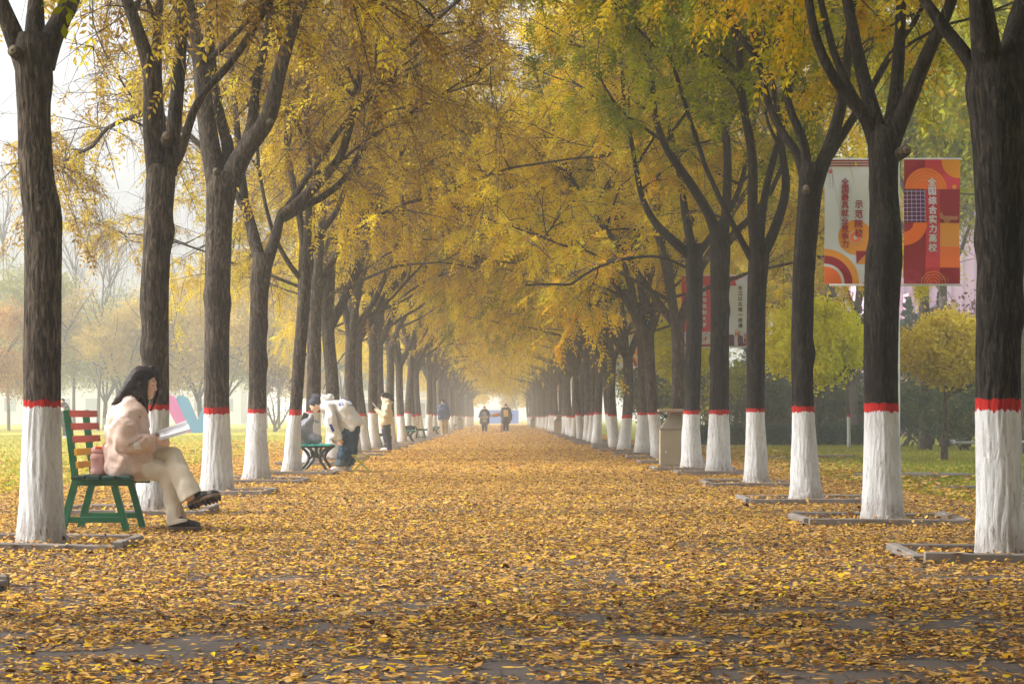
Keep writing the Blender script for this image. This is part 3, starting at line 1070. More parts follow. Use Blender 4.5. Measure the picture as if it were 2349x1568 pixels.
# the six nearest trees of each row, as seen: (name, seed, options, distance, base x, trunk points, limbs, label)
NEAR = [
    ('L', 1, 15.3, 95, [(95, 1252, 62), (95, 1200, 54), (95, 1120, 49), (94, 940, 43), (96, 700, 42), (97, 560, 42), (96, 490, 43), (84, 400, 39), (80, 260, 37), (78, 170, 40), (78, 110, 44), (78, 80, 38)],
     [(30, [(62, 150), (38, 90), (12, 20), (-25, -80)], -.2), (30, [(78, 140), (76, 60), (74, 0), (70, -100)], .25), (34, [(95, 150), (120, 80), (158, 0), (190, -80)], .1)],
     'thick tree with painted base beside the seated woman, forking into three limbs'),
    ('L', 2, 20.3, 352, [(352, 1185, 50), (351, 1150, 42), (352, 1080, 36), (357, 940, 30), (357, 760, 31), (355, 700, 33), (357, 640, 32), (362, 540, 31), (366, 470, 32), (370, 410, 33), (370, 380, 30)],
     [(24, [(362, 420), (350, 300), (350, 170), (322, 70), (298, 0), (280, -70)], -.15), (17, [(375, 410), (350, 200), (345, 100), (345, 0), (346, -90)], .3), (22, [(385, 400), (392, 330), (402, 200), (410, 60), (412, 0), (420, -80)], .15), (12, [(385, 400), (415, 350), (455, 240), (540, 140), (600, 50), (632, 0), (690, -80)], -.1)],
     'painted tree right behind the seated woman, its thin limb slanting across the next tree'),
    ('L', 3, 25.4, 498, [(497, 1142, 46), (497, 1105, 38), (497, 1050, 34), (497, 940, 29), (498, 760, 28), (499, 620, 29), (503, 500, 30), (507, 430, 34), (510, 395, 33)],
     [(27, [(500, 430), (480, 330), (462, 200), (448, 100), (430, 0), (420, -60)], .1), (18, [(512, 420), (520, 340), (490, 230), (470, 100), (470, 0), (465, -80)], .3), (27, [(525, 420), (560, 350), (615, 275), (640, 180), (668, 90), (700, 0), (720, -60)], -.1), (16, [(555, 350), (575, 290), (585, 180), (605, 80), (612, 0)], .2)],
     'straight painted tree between the woman and the letter sculptures, dividing into a wide V'),
    ('L', 4, 30.2, 588, [(587, 1112, 40), (588, 1080, 31), (588, 1020, 26), (589, 940, 21), (591, 780, 20), (594, 680, 20), (600, 620, 22), (604, 580, 22)],
     [(17, [(598, 610), (580, 540), (560, 470), (552, 420), (540, 330), (530, 230)], .2), (16, [(608, 610), (630, 550), (645, 490), (655, 480)], 0), (14, [(642, 500), (700, 450), (760, 390), (790, 340), (820, 220), (838, 80), (850, 0)], -.1), (11, [(650, 500), (700, 470), (750, 440), (790, 400), (830, 320), (860, 200)], .25), (8, [(560, 480), (500, 380), (410, 290), (330, 250), (235, 275), (190, 320)], .25)],
     'painted tree with a long crooked limb reaching over the bent person'),
    ('L', 5, 34.3, 672, [(668, 1094, 28), (670, 1060, 21), (673, 1000, 17), (678, 940, 14), (686, 820, 14), (694, 720, 14), (699, 620, 15), (702, 560, 15)],
     [(11, [(700, 590), (690, 520), (672, 430), (650, 330)], .2), (11, [(702, 590), (708, 500), (712, 420), (706, 250), (715, 120), (730, 0)], -.1), (9, [(704, 590), (730, 540), (770, 480), (800, 400), (850, 300)], .2), (7, [(690, 640), (660, 600), (630, 540), (610, 470)], -.1)],
     'slim dark leaning tree in front of the teal bench'),
    ('L', 6, 41.2, 716, [(716, 1072, 30), (716, 1040, 22), (717, 990, 19), (718, 940, 17), (720, 800, 16), (722, 700, 17), (724, 640, 18)],
     [(13, [(720, 670), (708, 590), (690, 500), (680, 380)], .2), (12, [(724, 670), (735, 570), (745, 440), (752, 280), (765, 120)], -.2), (10, [(728, 670), (760, 600), (800, 530), (850, 470), (900, 390)], .1), (4.5, [(726, 650), (800, 545), (880, 490), (950, 462), (1000, 455)], -.05)],
     'painted tree just behind the teal bench and its grey rucksack'),
    ('R', 1, 13.9, 2293, [(2296, 1290, 62), (2293, 1240, 55), (2291, 1120, 51), (2287, 940, 50), (2288, 760, 50), (2292, 560, 52), (2292, 400, 56), (2290, 280, 62), (2284, 200, 66), (2284, 130, 58)],
     [(20, [(2250, 190), (2220, 130), (2170, 60), (2130, 0), (2090, -70)], .15), (42, [(2270, 200), (2252, 90), (2236, 0), (2215, -80)], -.2), (42, [(2310, 210), (2335, 90), (2360, 0), (2390, -80)], .2)],
     'thick almost black tree at the right edge, nearest of the right row'),
    ('R', 2, 18.6, 2023, [(2024, 1208, 60), (2023, 1170, 49), (2023, 1090, 44), (2022, 940, 39), (2020, 820, 39), (2020, 700, 40), (2024, 600, 42), (2028, 540, 37), (2026, 430, 32), (2026, 370, 34), (2026, 320, 36), (2026, 290, 28)],
     [(17, [(2005, 330), (1980, 270), (1915, 190), (1870, 100), (1848, 0), (1835, -80)], -.1), (22, [(2018, 320), (2000, 240), (1978, 130), (1958, 0), (1950, -70)], .25), (20, [(2036, 320), (2056, 220), (2070, 100), (2078, 0), (2082, -70)], .2), (24, [(2042, 330), (2070, 260), (2120, 130), (2165, 30), (2185, -40)], -.15), (12, [(2000, 290), (1955, 200), (1925, 110), (1905, 0)], .4)],
     'painted tree standing between the white banner and the red banner'),
    ('R', 3, 23.0, 1846, [(1850, 1160, 46), (1848, 1120, 36), (1845, 1060, 31), (1842, 940, 25), (1840, 800, 25), (1842, 640, 25), (1850, 520, 26), (1856, 440, 27), (1862, 400, 30), (1864, 375, 25)],
     [(13, [(1850, 410), (1842, 330), (1806, 240), (1790, 120), (1775, 0)], -.1), (12, [(1846, 420), (1830, 350), (1800, 300), (1770, 230), (1750, 130), (1690, 30), (1670, -40)], .3), (19, [(1872, 410), (1905, 330), (1935, 230), (1950, 120), (1965, 0)], .15), (12, [(1880, 390), (1940, 300), (2000, 210), (2060, 110), (2120, 30)], .3)],
     'painted tree with a pale cut knot left of the white banner'),
    ('R', 4, 28.8, 1733, [(1734, 1120, 38), (1733, 1090, 29), (1733, 1030, 25), (1732, 940, 21), (1733, 800, 21), (1736, 680, 21), (1740, 600, 23), (1742, 560, 24)],
     [(15, [(1736, 590), (1725, 490), (1722, 360), (1700, 240), (1685, 100), (1640, 0)], -.1), (15, [(1746, 590), (1780, 520), (1806, 430), (1800, 340), (1790, 230)], .2), (12, [(1740, 580), (1752, 480), (1775, 380), (1815, 250), (1840, 130)], .3), (9, [(1732, 610), (1700, 550), (1660, 470), (1620, 380)], .1)],
     'painted tree right beside the pale banner with the photo of two people'),
    ('R', 5, 34.5, 1648, [(1650, 1096, 34), (1648, 1060, 28), (1648, 1000, 25), (1648, 940, 22), (1650, 800, 21), (1650, 660, 21), (1652, 580, 23), (1652, 545, 22)],
     [(15, [(1648, 570), (1628, 500), (1580, 420), (1530, 350), (1500, 270), (1490, 150)], -.1), (14, [(1655, 570), (1668, 470), (1672, 340), (1660, 200), (1650, 60)], .2), (11, [(1660, 565), (1690, 530), (1720, 500), (1770, 440)], .2)],
     'painted tree between the red banner and the pale banner'),
    ('R', 6, 37.2, 1585, [(1588, 1086, 32), (1586, 1050, 24), (1585, 1000, 21), (1586, 940, 18), (1590, 800, 18), (1592, 680, 18), (1592, 600, 20), (1590, 560, 19)],
     [(13, [(1586, 590), (1540, 550), (1500, 510), (1470, 450), (1450, 350)], -.1), (12, [(1590, 585), (1575, 500), (1562, 400), (1540, 280)], .2), (10, [(1596, 590), (1640, 530), (1690, 450), (1720, 350)], .1), (4, [(1586, 620), (1520, 590), (1450, 590), (1370, 612), (1310, 650)], .12)],
     'dark painted tree beside the beige litter bin'),
]
TREE_POS = []
V0 = lambda *a: np.array(a, float)
M['cut_wood'] = mat_plain('cut wood', (.13, .10, .07), .9, .25, 20)
SCARS = {('L', 1): [(66, 142, .045, -.3)], ('L', 2): [(378, 330, .05, .2)], ('L', 3): [(606, 292, .045, .4), (500, 405, .04, 0)], ('L', 4): [(652, 486, .05, .4)],
         ('R', 2): [(2046, 362, .05, .4)], ('R', 3): [(1852, 447, .042, -.2)], ('R', 5): [(1676, 548, .05, .4)], ('R', 6): [(1606, 600, .05, .5)]}
for (side, k, d, bx, pts, forks, lab) in NEAR:
    o = dict(LEFT if side == 'L' else RIGHT)
    o['zmin'] = 3.9
    if side == 'L' and k > 2:
        o['zmin'] = 3.3
        o['bias'] = (0.0, 0, 0)
        o['blen'] = 1.25
        o['leaves'] = 9 if k > 3 else 8
    if side == 'L' and k == 6:
        o['leaf'], o['lsize'] = 'leaf_mid', 1.15
    if side == 'R' and k >= 4:
        o['leaf'] = 'leaf_green' if k < 6 else 'leaf_right'
        o['zmin'] = 3.2
        o['leaves'] = 17
        o['blen'] = 1.25
    ms, x0 = pixel_tree('tree', 100 + k + (50 if side == 'R' else 0), o, d, (bx,), pts, forks, 9.3)
    tr_ = put_tree(ms, lab, (x0, d, .0), group='trees of the left row' if side == 'L' else 'trees of the right row')
    for (px, py, r, up_) in SCARS.get((side, k), ()):
        # a pruned stub with a pale cut face
        c = P(px, py, d) - V0(x0, d, 0)
        ax = unit(np.array([up_, -.85, .2]))
        mb = MB().tube([c + V0(0, .04, 0), c + ax * (.05 + .16)], [r * 1.25, r * .95], 12, 0)
        mb.tube([c + ax * .21, c + ax * .222], [r * .78, r * .66], 12, 1)
        mb.tube([c + ax * .216, c + ax * .226], [r * .30, r * .22], 8, 0)
        mb.build('branch_scar', [M['bark_plain'], M['cut_wood']], tr_)
    TREE_POS.append((side, x0, d))

LV_ = []
for i in range(4):
    o = dict(LEFT)
    if i >= 2:
        o['leaf'] = 'leaf_mid'
        o['leaves'] = 12
        o['stalks'] = 4
    LV_.append(generic_tree('tree_kind', 300 + i, o, 9.6))
RV_ = []
for i in range(4):
    o = dict(RIGHT)
    o['bark'], o['limb'] = 'bark', 'limb'
    if i == 1:
        o['leaf'] = 'leaf_mid'
    if i == 0:
        o['leaf'] = 'leaf_green'
    if i == 3:
        o['leaf'] = 'leaf_mid'
    RV_.append(generic_tree('tree_kind', 400 + i, o, 9.6))
FAR_V = []
for i in range(3):      # thinner, brighter crowns for the far part of the avenue
    o = dict(LEFT if i == 0 else RIGHT)
    o.update(leaf='leaf_mid', bark='bark', limb='limb', bias=(0, 0, 0), leaves=6, stalks=2, nb=10)
    FAR_V.append(generic_tree('tree_kind', 470 + i, o, 10.2))
ORD = ['first', 'second', 'third', 'fourth', 'fifth', 'sixth', 'seventh', 'eighth', 'ninth', 'tenth', 'eleventh', 'twelfth', 'thirteenth', 'fourteenth', 'fifteenth', 'sixteenth', 'seventeenth', 'eighteenth', 'nineteenth', 'twentieth']
FIRST = {}
for side in 'LR':
    d = 46.0 if side == 'L' else 43.0
    k = 7
    rg = np.random.default_rng(31 if side == 'L' else 32)
    while d < 262:
        x = (-3.52 if side == 'L' else 3.30) + rg.normal(0, .07)
        kinds = LV_ if side == 'L' else RV_
        j = int(rg.integers(0, 4)) if d < 75 else int(rg.choice([0, 2, 2, 3, 3])) if side == 'L' else int(rg.choice([1, 3, 2, 3]))
        row = 'left' if side == 'L' else 'right'
        if k <= 16:
            near_to = 'painted tree, %s of the %s row counted from the front' % (ORD[k - 1], row)
        else:
            near_to = 'far painted tree fading into the haze of the %s row' % row
        if d > 88:
            kinds, j = FAR_V, int(rg.integers(0, 3))
        put_tree(kinds[j], near_to, (x, d + rg.normal(0, .2), 0), rg.normal(0, .3), (1, rg.choice([-1, 1]), rg.uniform(.95, 1.08)), 'trees of the %s row' % row if k <= 16 else 'far trees of the %s row' % row)
        TREE_POS.append((side, x, d))
        d += 5.0 + rg.normal(0, .15)
        k += 1

# the rows carry on behind the viewer and shade the near paving
for side in 'LR':
    for i, d in enumerate((9.6, 4.6, -.6, -5.8, -11.0, -16.0, -21.0, -26.5, -31.5, -37.0, -42.0)):
        kinds = LV_ if side == 'L' else RV_
        put_tree(kinds[(i * 3) % 4], 'painted tree of the %s row standing outside the picture beside the viewer' % ('left' if side == 'L' else 'right'), ((-3.4 if side == 'L' else 3.35), d, 0), .4 * i, (1, 1, 1), 'trees of the %s row outside the picture' % ('left' if side == 'L' else 'right'))

# ------------------------------------------------------------------ square kerbs round the trees
def kerb_piece(L, seed, w=.072, h=.105):
    rg = np.random.default_rng(seed)
    mb = MB().box((0, 0, h / 2 - .045), (L, w, h), 0, None, .008)
    return mb.mesh('kerb_stone', M['kerb'])


KERB = [kerb_piece(1.28, 1), kerb_piece(.92, 2), kerb_piece(.62, 3)]


def planter(x, y, w, dp, label, seed, group):
    rg = np.random.default_rng(seed)
    t = thing('tree_planter', label, 'planter', (x, y, 0), 0, group)
    spec = [(0, -dp / 2, 0, w), (0, dp / 2, 0, w), (-w / 2 + .0, 0, R(90), dp - .18), (w / 2, 0, R(90), dp - .18)]
    for (px, py, rz, L) in spec:
        o = link('kerb_stone', KERB[0], t, (px + rg.normal(0, .012), py + rg.normal(0, .012), rg.normal(0, .004)))
        o.rotation_euler = (rg.normal(0, .02), rg.normal(0, .012), rz + rg.normal(0, .012))
        o.scale = (L / 1.28, 1, 1)
    return t


PL = {('L', 0): (-3.33, 15.28, 1.45, 1.2), ('L', 1): (-3.42, 20.45, 1.32, 1.2), ('L', 2): (-3.40, 25.6, 1.35, 1.2), ('R', 0): (3.24, 14.0, 1.28, 1.1), ('R', 1): (3.22, 18.75, 1.30, 1.25), ('R', 2): (3.25, 23.2, 1.35, 1.2)}
DRIFT = []
cnt = {'L': 0, 'R': 0}
for (side, x, d) in TREE_POS:
    i = cnt[side]
    cnt[side] += 1
    if d > 135:
        continue
    x_, y_, w_, dp_ = PL.get((side, i), (x, d + .1, 1.3, 1.2))
    if d < 60:
        DRIFT.append((x_, y_, w_, dp_))
    row = 'left' if side == 'L' else 'right'
    if i < 16:
        lab = 'low square concrete kerb round the %s tree of the %s row' % (ORD[i], row)
        g = 'kerbs round the trees of the %s row' % row
    else:
        lab = 'low square concrete kerb round a far tree of the %s row' % row
        g = 'far kerbs of the %s row' % row
    planter(x_, y_, w_, dp_, lab, 500 + i, g)
planter(-3.30, 11.1, 1.3, 1.1, 'low concrete kerb corner at the left edge nearest the viewer', 777, 'kerbs round the trees of the left row')

# leaves drifted into the tree pits and against the kerbs
rg = np.random.default_rng(99)
X_, Y_, Z_ = [], [], []
for (x, y, w, dp) in DRIFT:
    n = 420 if y < 30 else 220
    X_.append(x + rg.uniform(-.46, .46, n) * w)
    Y_.append(y + rg.uniform(-.46, .46, n) * dp)
    Z_.append(rg.uniform(.004, .05, n))
    n = 170 if y < 30 else 90
    side = rg.integers(0, 4, n)
    off = .05 + np.abs(rg.normal(0, .05, n))
    u = rg.uniform(-.5, .5, n)
    X_.append(x + np.where(side == 0, -(w / 2 + off), np.where(side == 1, w / 2 + off, u * w)))
    Y_.append(y + np.where(side == 2, -(dp / 2 + off), np.where(side == 3, dp / 2 + off, u * dp)))
    Z_.append(np.clip(.055 - (off - .05) * .45, .006, .05) * rg.random(n))
    n = 26
    X_.append(x + rg.uniform(-.5, .5, n) * w)
    Y_.append(y - dp / 2 + rg.normal(0, .02, n))
    Z_.append(np.full(n, .062))
X_, Y_, Z_ = np.concatenate(X_), np.concatenate(Y_), np.concatenate(Z_)
v, f, r = leaf_shapes(X_, Y_, Z_, np.clip(.036 * rg.lognormal(0, .3, len(X_)), .015, .07) * np.where(Y_ > 35, 1.25, 1.0), rg, .3)
tag(link('drifted_leaves', np_mesh('drifted_leaves', v, f, M['litter'], rnd=r)), kind='stuff')
# ------------------------------------------------------------------ benches
def bench_wood(name, label, loc, seed=0, group='benches along the left row', slats=True):
    """timber bench seen end on: faces +X; near frame at y=0, far frame at y=.75; back on the -X side. x=0 at the seat front"""
    t = thing(name, label, 'bench', loc, 0, group)
    g = M['green_paint']
    for k, y in enumerate((0.0, .75)):
        mb = MB()
        # back post leaning back, its lower half the rear leg splayed backwards
        mb.bar((-.44, y, .43), (-.505, y, .96), .050, .045, 0, bev=.004)
        mb.build('back_post', g, t)
        mb = MB().bar((-.425, y, .455), (-.545, y, .0), .052, .045, 0, bev=.004)
        mb.build('leg', g, t)
        mb = MB().bar((-.135, y, .37), (-.035, y, .0), .050, .045, 0, bev=.004)
        mb.build('leg', g, t)
        mb = MB().box((-.215, y, .3925), (.47, .043, .047), 0, None, .004)
        mb.build('seat_rail', g, t)
        mb = MB().box((-.29, y, .105), (.415, .036, .045), 0, None, .004)
        mb.build('stretcher', g, t)
    for i in range(4):
        mb = MB().box((-.40 + .12 * i, .42, .433), (.095, 1.10, .03), 0, None, .005)
        mb.build('seat_slat', M['green_dark'], t)
    for i in range(5):
        z = .93 - .1 * i
        x = -.505 + (.96 - z) * .1226 + .033
        mb = MB().box((x, .50, z), (.022, 1.06, .052), 0, [[1, 0, -.12], [0, 1, 0], [.12, 0, 1]], .003)
        o = mb.build('back_slat', M['red_slat'] if i < 3 else M['yellow_slat'], t)
        o['label'] = 'red back slat' if i < 3 else 'yellow back slat'
    return t


def bench_iron(name, label, loc, group='benches along the left row'):
    """backless look from the road: teal slats on curved black cast iron frames; x=0 at the seat front"""
    t = thing(name, label, 'bench', loc, 0, group)
    for y in (.12, 1.12):
        mb = MB()
        prof = spline([(-.01, .425), (-.10, .36), (-.165, .27), (-.165, .18), (-.10, .09), (-.045, 0)], 14)
        mb.tube([(x, y, z) for x, z in prof], np.linspace(.026, .024, 14), 8, 0)
        prof = spline([(-.50, .425), (-.42, .36), (-.36, .27), (-.37, .18), (-.44, .09), (-.52, 0)], 14)
        mb.tube([(x, y, z) for x, z in prof], np.full(14, .025), 8, 0)
        mb.build('leg', M['iron'], t)
        mb = MB()
        mb.box((-.255, y, .415), (.50, .036, .026), 0, None, .004)
        mb.tube([(x, y, z) for x, z in spline([(-.165, .22), (-.26, .265), (-.365, .22)], 9)], np.full(9, .020), 8, 0)
        mb.tube([(x, y, z) for x, z in spline([(-.235, .262), (-.25, .33), (-.22, .41)], 7)], np.full(7, .019), 8, 0)
        mb.tube([(x, y, z) for x, z in spline([(-.30, .262), (-.315, .33), (-.33, .41)], 7)], np.full(7, .019), 8, 0)
        mb.build('side_frame', M['iron'], t)
        mb = MB().tube([(x, y, z) for x, z in spline([(-.49, .42), (-.53, .6), (-.60, .82)], 9)], np.linspace(.022, .016, 9), 8, 0)
        mb.build('back_post', M['iron'], t)
    for i in range(4):
        MB().box((-.06 - .125 * i, .62, .442), (.108, 1.3, .026), 0, None, .006).build('seat_slat', M['teal_slat'], t)
    for i in range(3):
        z = .58 + .1 * i
        MB().box((-.50 - (z - .42) * .27, .62, z), (.024, 1.3, .08), 0, [[1, 0, -.26], [0, 1, 0], [.26, 0, 1]], .004).build('back_slat', M['teal_slat'], t)
    return t


BX, BY = P(303, 1200, 17.0)[0], 16.98
bench_wood('park_bench', 'green wooden bench with red and yellow back slats that the woman sits on', (BX, BY, 0.0))
TEAL = bench_iron('park_bench', 'teal slatted bench on curved black iron legs with the grey rucksack on it', (P(757, 1070, 36.0)[0], 35.95, 0))
for (px, d, kind, lab) in [
    (877, 61.5, 0, 'green wooden bench just behind the standing girl with the book'),
    (951, 77.0, 1, 'teal bench with a black bag lying on it'),
    (978, 88.0, 0, 'small green bench just beyond the bench with the black bag'),
    (1008, 108.0, 1, 'far dark bench beside the man in the navy coat'),
    (1047, 148.0, 1, 'hazy far bench beyond the man in the navy coat'),
]:
    x = P(px, 1000, d)[0]
    if kind == 0:
        bench_wood('park_bench', lab, (x, d, 0))
    else:
        bench_iron('park_bench', lab, (x, d - .12, 0))

# ------------------------------------------------------------------ pink bottle on the bench
p = P(224.5, 1093, 17.1)
zs = .449
t = thing('drink_bottle', 'pink drinking bottle with an orange red button standing on the bench', 'bottle', (p[0], 17.13, zs))
MB().lathe([(.0, 0), (.056, 0), (.063, .006), (.065, .03), (.063, .045), (.060, .05), (.060, .115), (.064, .122), (.066, .14), (.062, .158), (.048, .172), (.045, .176)], sides=28).build('flask', M['bottle'], t)
MB().lathe([(.0, .176), (.055, .176), (.0575, .181), (.0575, .202), (.050, .218), (.030, .224), (0, .225)], sides=28).build('lid', M['bottle'], t)
MB().box((.008, -.044, .213), (.048, .026, .026), 0, None, .008).build('lid_button', M['bottle_red'], t)
MB().tube(spline([(.03, .0, .215), (.045, .0, .25), (.062, .0, .245), (.058, 0, .21)], 12), np.full(12, .006), 8).build('carry_loop', M['bottle'], t)
MB().tube(spline([(.055, -.01, .2), (.075, -.015, .12), (.072, -.01, .03), (.060, 0, .006)], 12), np.full(12, .004), 6).build('strap', M['bottle'], t)

# ------------------------------------------------------------------ folding stool
p = P(829, 1083, 35.6)
t = thing('folding_stool', 'olive folding stool with crossed legs standing in the leaves', 'stool', (p[0], 35.6, 0))
for y in (-.14, .14):
    MB().bar((-.16, y, 0), (.13, y + .012, .29),   .024, .022, 0, bev=.003).build('leg', M['olive_metal'], t)
    MB().bar((.15, y, 0), (-.15, y + .03, .29),   .024, .022, 0, bev=.003).build('leg', M['olive_metal'], t)
mb = MB()
xs = np.linspace(-.16, .14, 9)
vv = [(x, y, .293 - .012 * math.sin((x + .16) / .3 * math.pi)) for y in (-.15, .17) for x in xs]
vv += [(a, b, c - .006) for a, b, c in vv]
ff = [[i, i + 1, i + 10, i + 9] for i in range(8)] + [[i + 18 + 9, i + 18 + 10, i + 18 + 1, i + 18] for i in range(8)]
ff += [[i + 1, i, i + 18, i + 19] for i in range(8)] + [[i + 9, i + 10, i + 28, i + 27] for i in range(8)]
mb.add(vv, ff, 0, True).build('seat', M['olive_metal'], t)

# ------------------------------------------------------------------ litter bins
def bin_(label, loc, flip=1, leaves=True):
    t = thing('litter_bin', label, 'bin', loc, 0, 'litter bins along the avenue')
    t.scale = (flip, 1, 1)
    MB().box((0, 0, .03), (.40, .34, .06), 0, None, .004).build('plinth', M['bin_dark'], t)
    b = MB().box((0, 0, .375), (.40, .36, .63), 0, None, .008).build('body', M['bin'], t)
    MB().box((.02, -.183, .36), (.30, .008, .56), 0, None, .002).build('door', M['bin'], b)
    MB().box((-.105, -.192, .30), (.016, .014, .04), 0, None, .003).build('handle', M['pole'], b)
    MB().box((0, 0, .70), (.42, .38, .022), 0, None, .004).build('ledge', M['bin_dark'], t)
    hood = MB()
    lo = [(-.19, -.17), (.19, -.17), (.19, .17), (-.19, .17)]
    hi = [(.00, -.07), (.17, -.07), (.17, .07), (.00, .07)]
    hood.add([(x, y, .711) for x, y in lo] + [(x, y, .99) for x, y in hi], [[3, 2, 1, 0], [4, 5, 6, 7], [0, 1, 5, 4], [1, 2, 6, 5], [2, 3, 7, 6], [3, 0, 4, 7]])
    hood.build('hood', M['bin_dark'], t)
    MB().box((.185, 0, .855), (.018, .30, .285), 0, None, .003).build('roof_post', M['bin'], t)
    MB().box((.0, 0, 1.02), (.46, .40, .045), 0, None, .006).build('roof', M['bin'], t)
    return t


def litter_on(owner_loc, z, w, dp, n, seed):
    rg = np.random.default_rng(seed)
    return leaf_shapes(owner_loc[0] + rg.uniform(-w / 2, w / 2, n), owner_loc[1] + rg.uniform(-dp / 2, dp / 2, n), np.full(n, z), rg.uniform(.03, .06, n), rg)


x = P(1541, 1075, 38.0)[0]
bin_('beige litter bin with a hooded opening standing beside the dark tree of the right row', (x, 38.2, 0))
v, f, r = litter_on((x, 38.2), 1.043, .42, .36, 45, 3)
tag(link('leaves_on_roof', np_mesh('leaves_on_roof', v, f, M['litter'], rnd=r)), kind='stuff')
bin_('beige litter bin behind the bench with the black bag in the left row', (P(942, 1000, 88)[0] - .12, 86.0, 0), -1)
bin_('far beige litter bin among the white trunks of the right row', (P(1278, 1000, 116)[0] + .05, 117.0, 0))
bin_('hazy far litter bin of the right row, farther down the avenue', (P(1222, 990, 175)[0], 175.0, 0))
bin_('hazy far litter bin of the left row', (P(1059, 990, 160)[0] - .1, 160.0, 0), -1)

# ------------------------------------------------------------------ rucksack and black bag
p = P(710, 1020, 36.3)
sx, sy, sz = p[0], 36.35, .457
s = Solid((sx - .32, sy - .25, sz - .03), (sx + .32, sy + .25, sz + .62), .011)
s.ell((sx - .02, sy, sz + .10), (.20, .15, .11), k=.04).ell((sx - .10, sy, sz + .22), (.13, .12, .16), k=.06)
s.chain([(sx - .07, sy, sz + .2), (sx - .02, sy - .02, sz + .36), (sx + .045, sy - .03, sz + .475)], [.10, .062, .025], .05)
s.cone((sx - .1, sy - .10, sz + .30), (sx + .03, sy - .12, sz + .05), .02, .03, .03).ell((sx + .10, sy - .05, sz + .06), (.10, .09, .065), k=.02)
s.half((0, 0, sz + .0), (0, 0, -1)).rough(.012, .13, 4)
t = thing('rucksack', 'slouching grey rucksack leaning on the teal bench', 'bag', (sx, sy, sz))
s.build('body', M['grey_cloth'], t, (sx, sy, sz))
MB().tube(spline([(.03, -.03, .40), (.10, -.05, .39), (.155, -.05, .375), (.16, -.05, .36), (.09, -.04, .37)], 14), np.full(14, .011), 6).build('strap', M['grey_cloth'], t)
t = thing('book', 'brown covered book standing in the open top of the grey rucksack', 'book', (sx - .09, sy, sz + .36))
MB().box((0, .02, .07), (.10, .05, .18), 0, [[.94, 0, .34], [0, 1, 0], [-.34, 0, .94]], .004).build('cover', M['wood_brown'], t)
MB().box((.005, .02, .075), (.088, .052, .17), 0, [[.94, 0, .34], [0, 1, 0], [-.34, 0, .94]], .002).build('pages', M['iron'], t)

p = P(934, 978, 77)
s = Solid((p[0] - .35, 77.0, .44), (p[0] + .35, 77.6, .75), .014)
s.ell((p[0], 77.3, .53), (.27, .17, .09), k=.03).cone((p[0] - .2, 77.2, .52), (p[0] + .22, 77.2, .55), .06, .07, .04).half((0, 0, .457), (0, 0, -1)).rough(.015, .14, 8)
t = thing('shoulder_bag', 'black shoulder bag lying on the teal bench farther back, its strap hanging down', 'bag', (p[0], 77.3, .457))
s.build('body', M['black_cloth'], t, (p[0], 77.3, .457))
MB().tube(spline([(.15, -.1, .13), (.29, -.14, .10), (.335, -.16, -.02), (.33, -.16, -.18), (.30, -.16, -.30), (.32, -.16, -.16)], 18), np.full(18, .022), 6).build('strap', M['black_cloth'], t)

# ------------------------------------------------------------------ banners on poles
RED, MAROON, CRIM, ORA, ORA2, WHI, DK, GREY, LILACS = range(9)
BM = [mat_plain('banner print %s' % n, c, .55, .05, 2, .05, .003, .3) for n, c in
      [('red', (.46, .03, .04)), ('maroon', (.26, .012, .028)), ('crimson', (.55, .045, .075)), ('orange', (.66, .26, .03)), ('vermilion', (.72, .14, .02)), ('white', (.52, .56, .62)), ('ink', (.03, .025, .04)), ('grey', (.45, .44, .47)), ('lilac line', (.42, .33, .62))]]


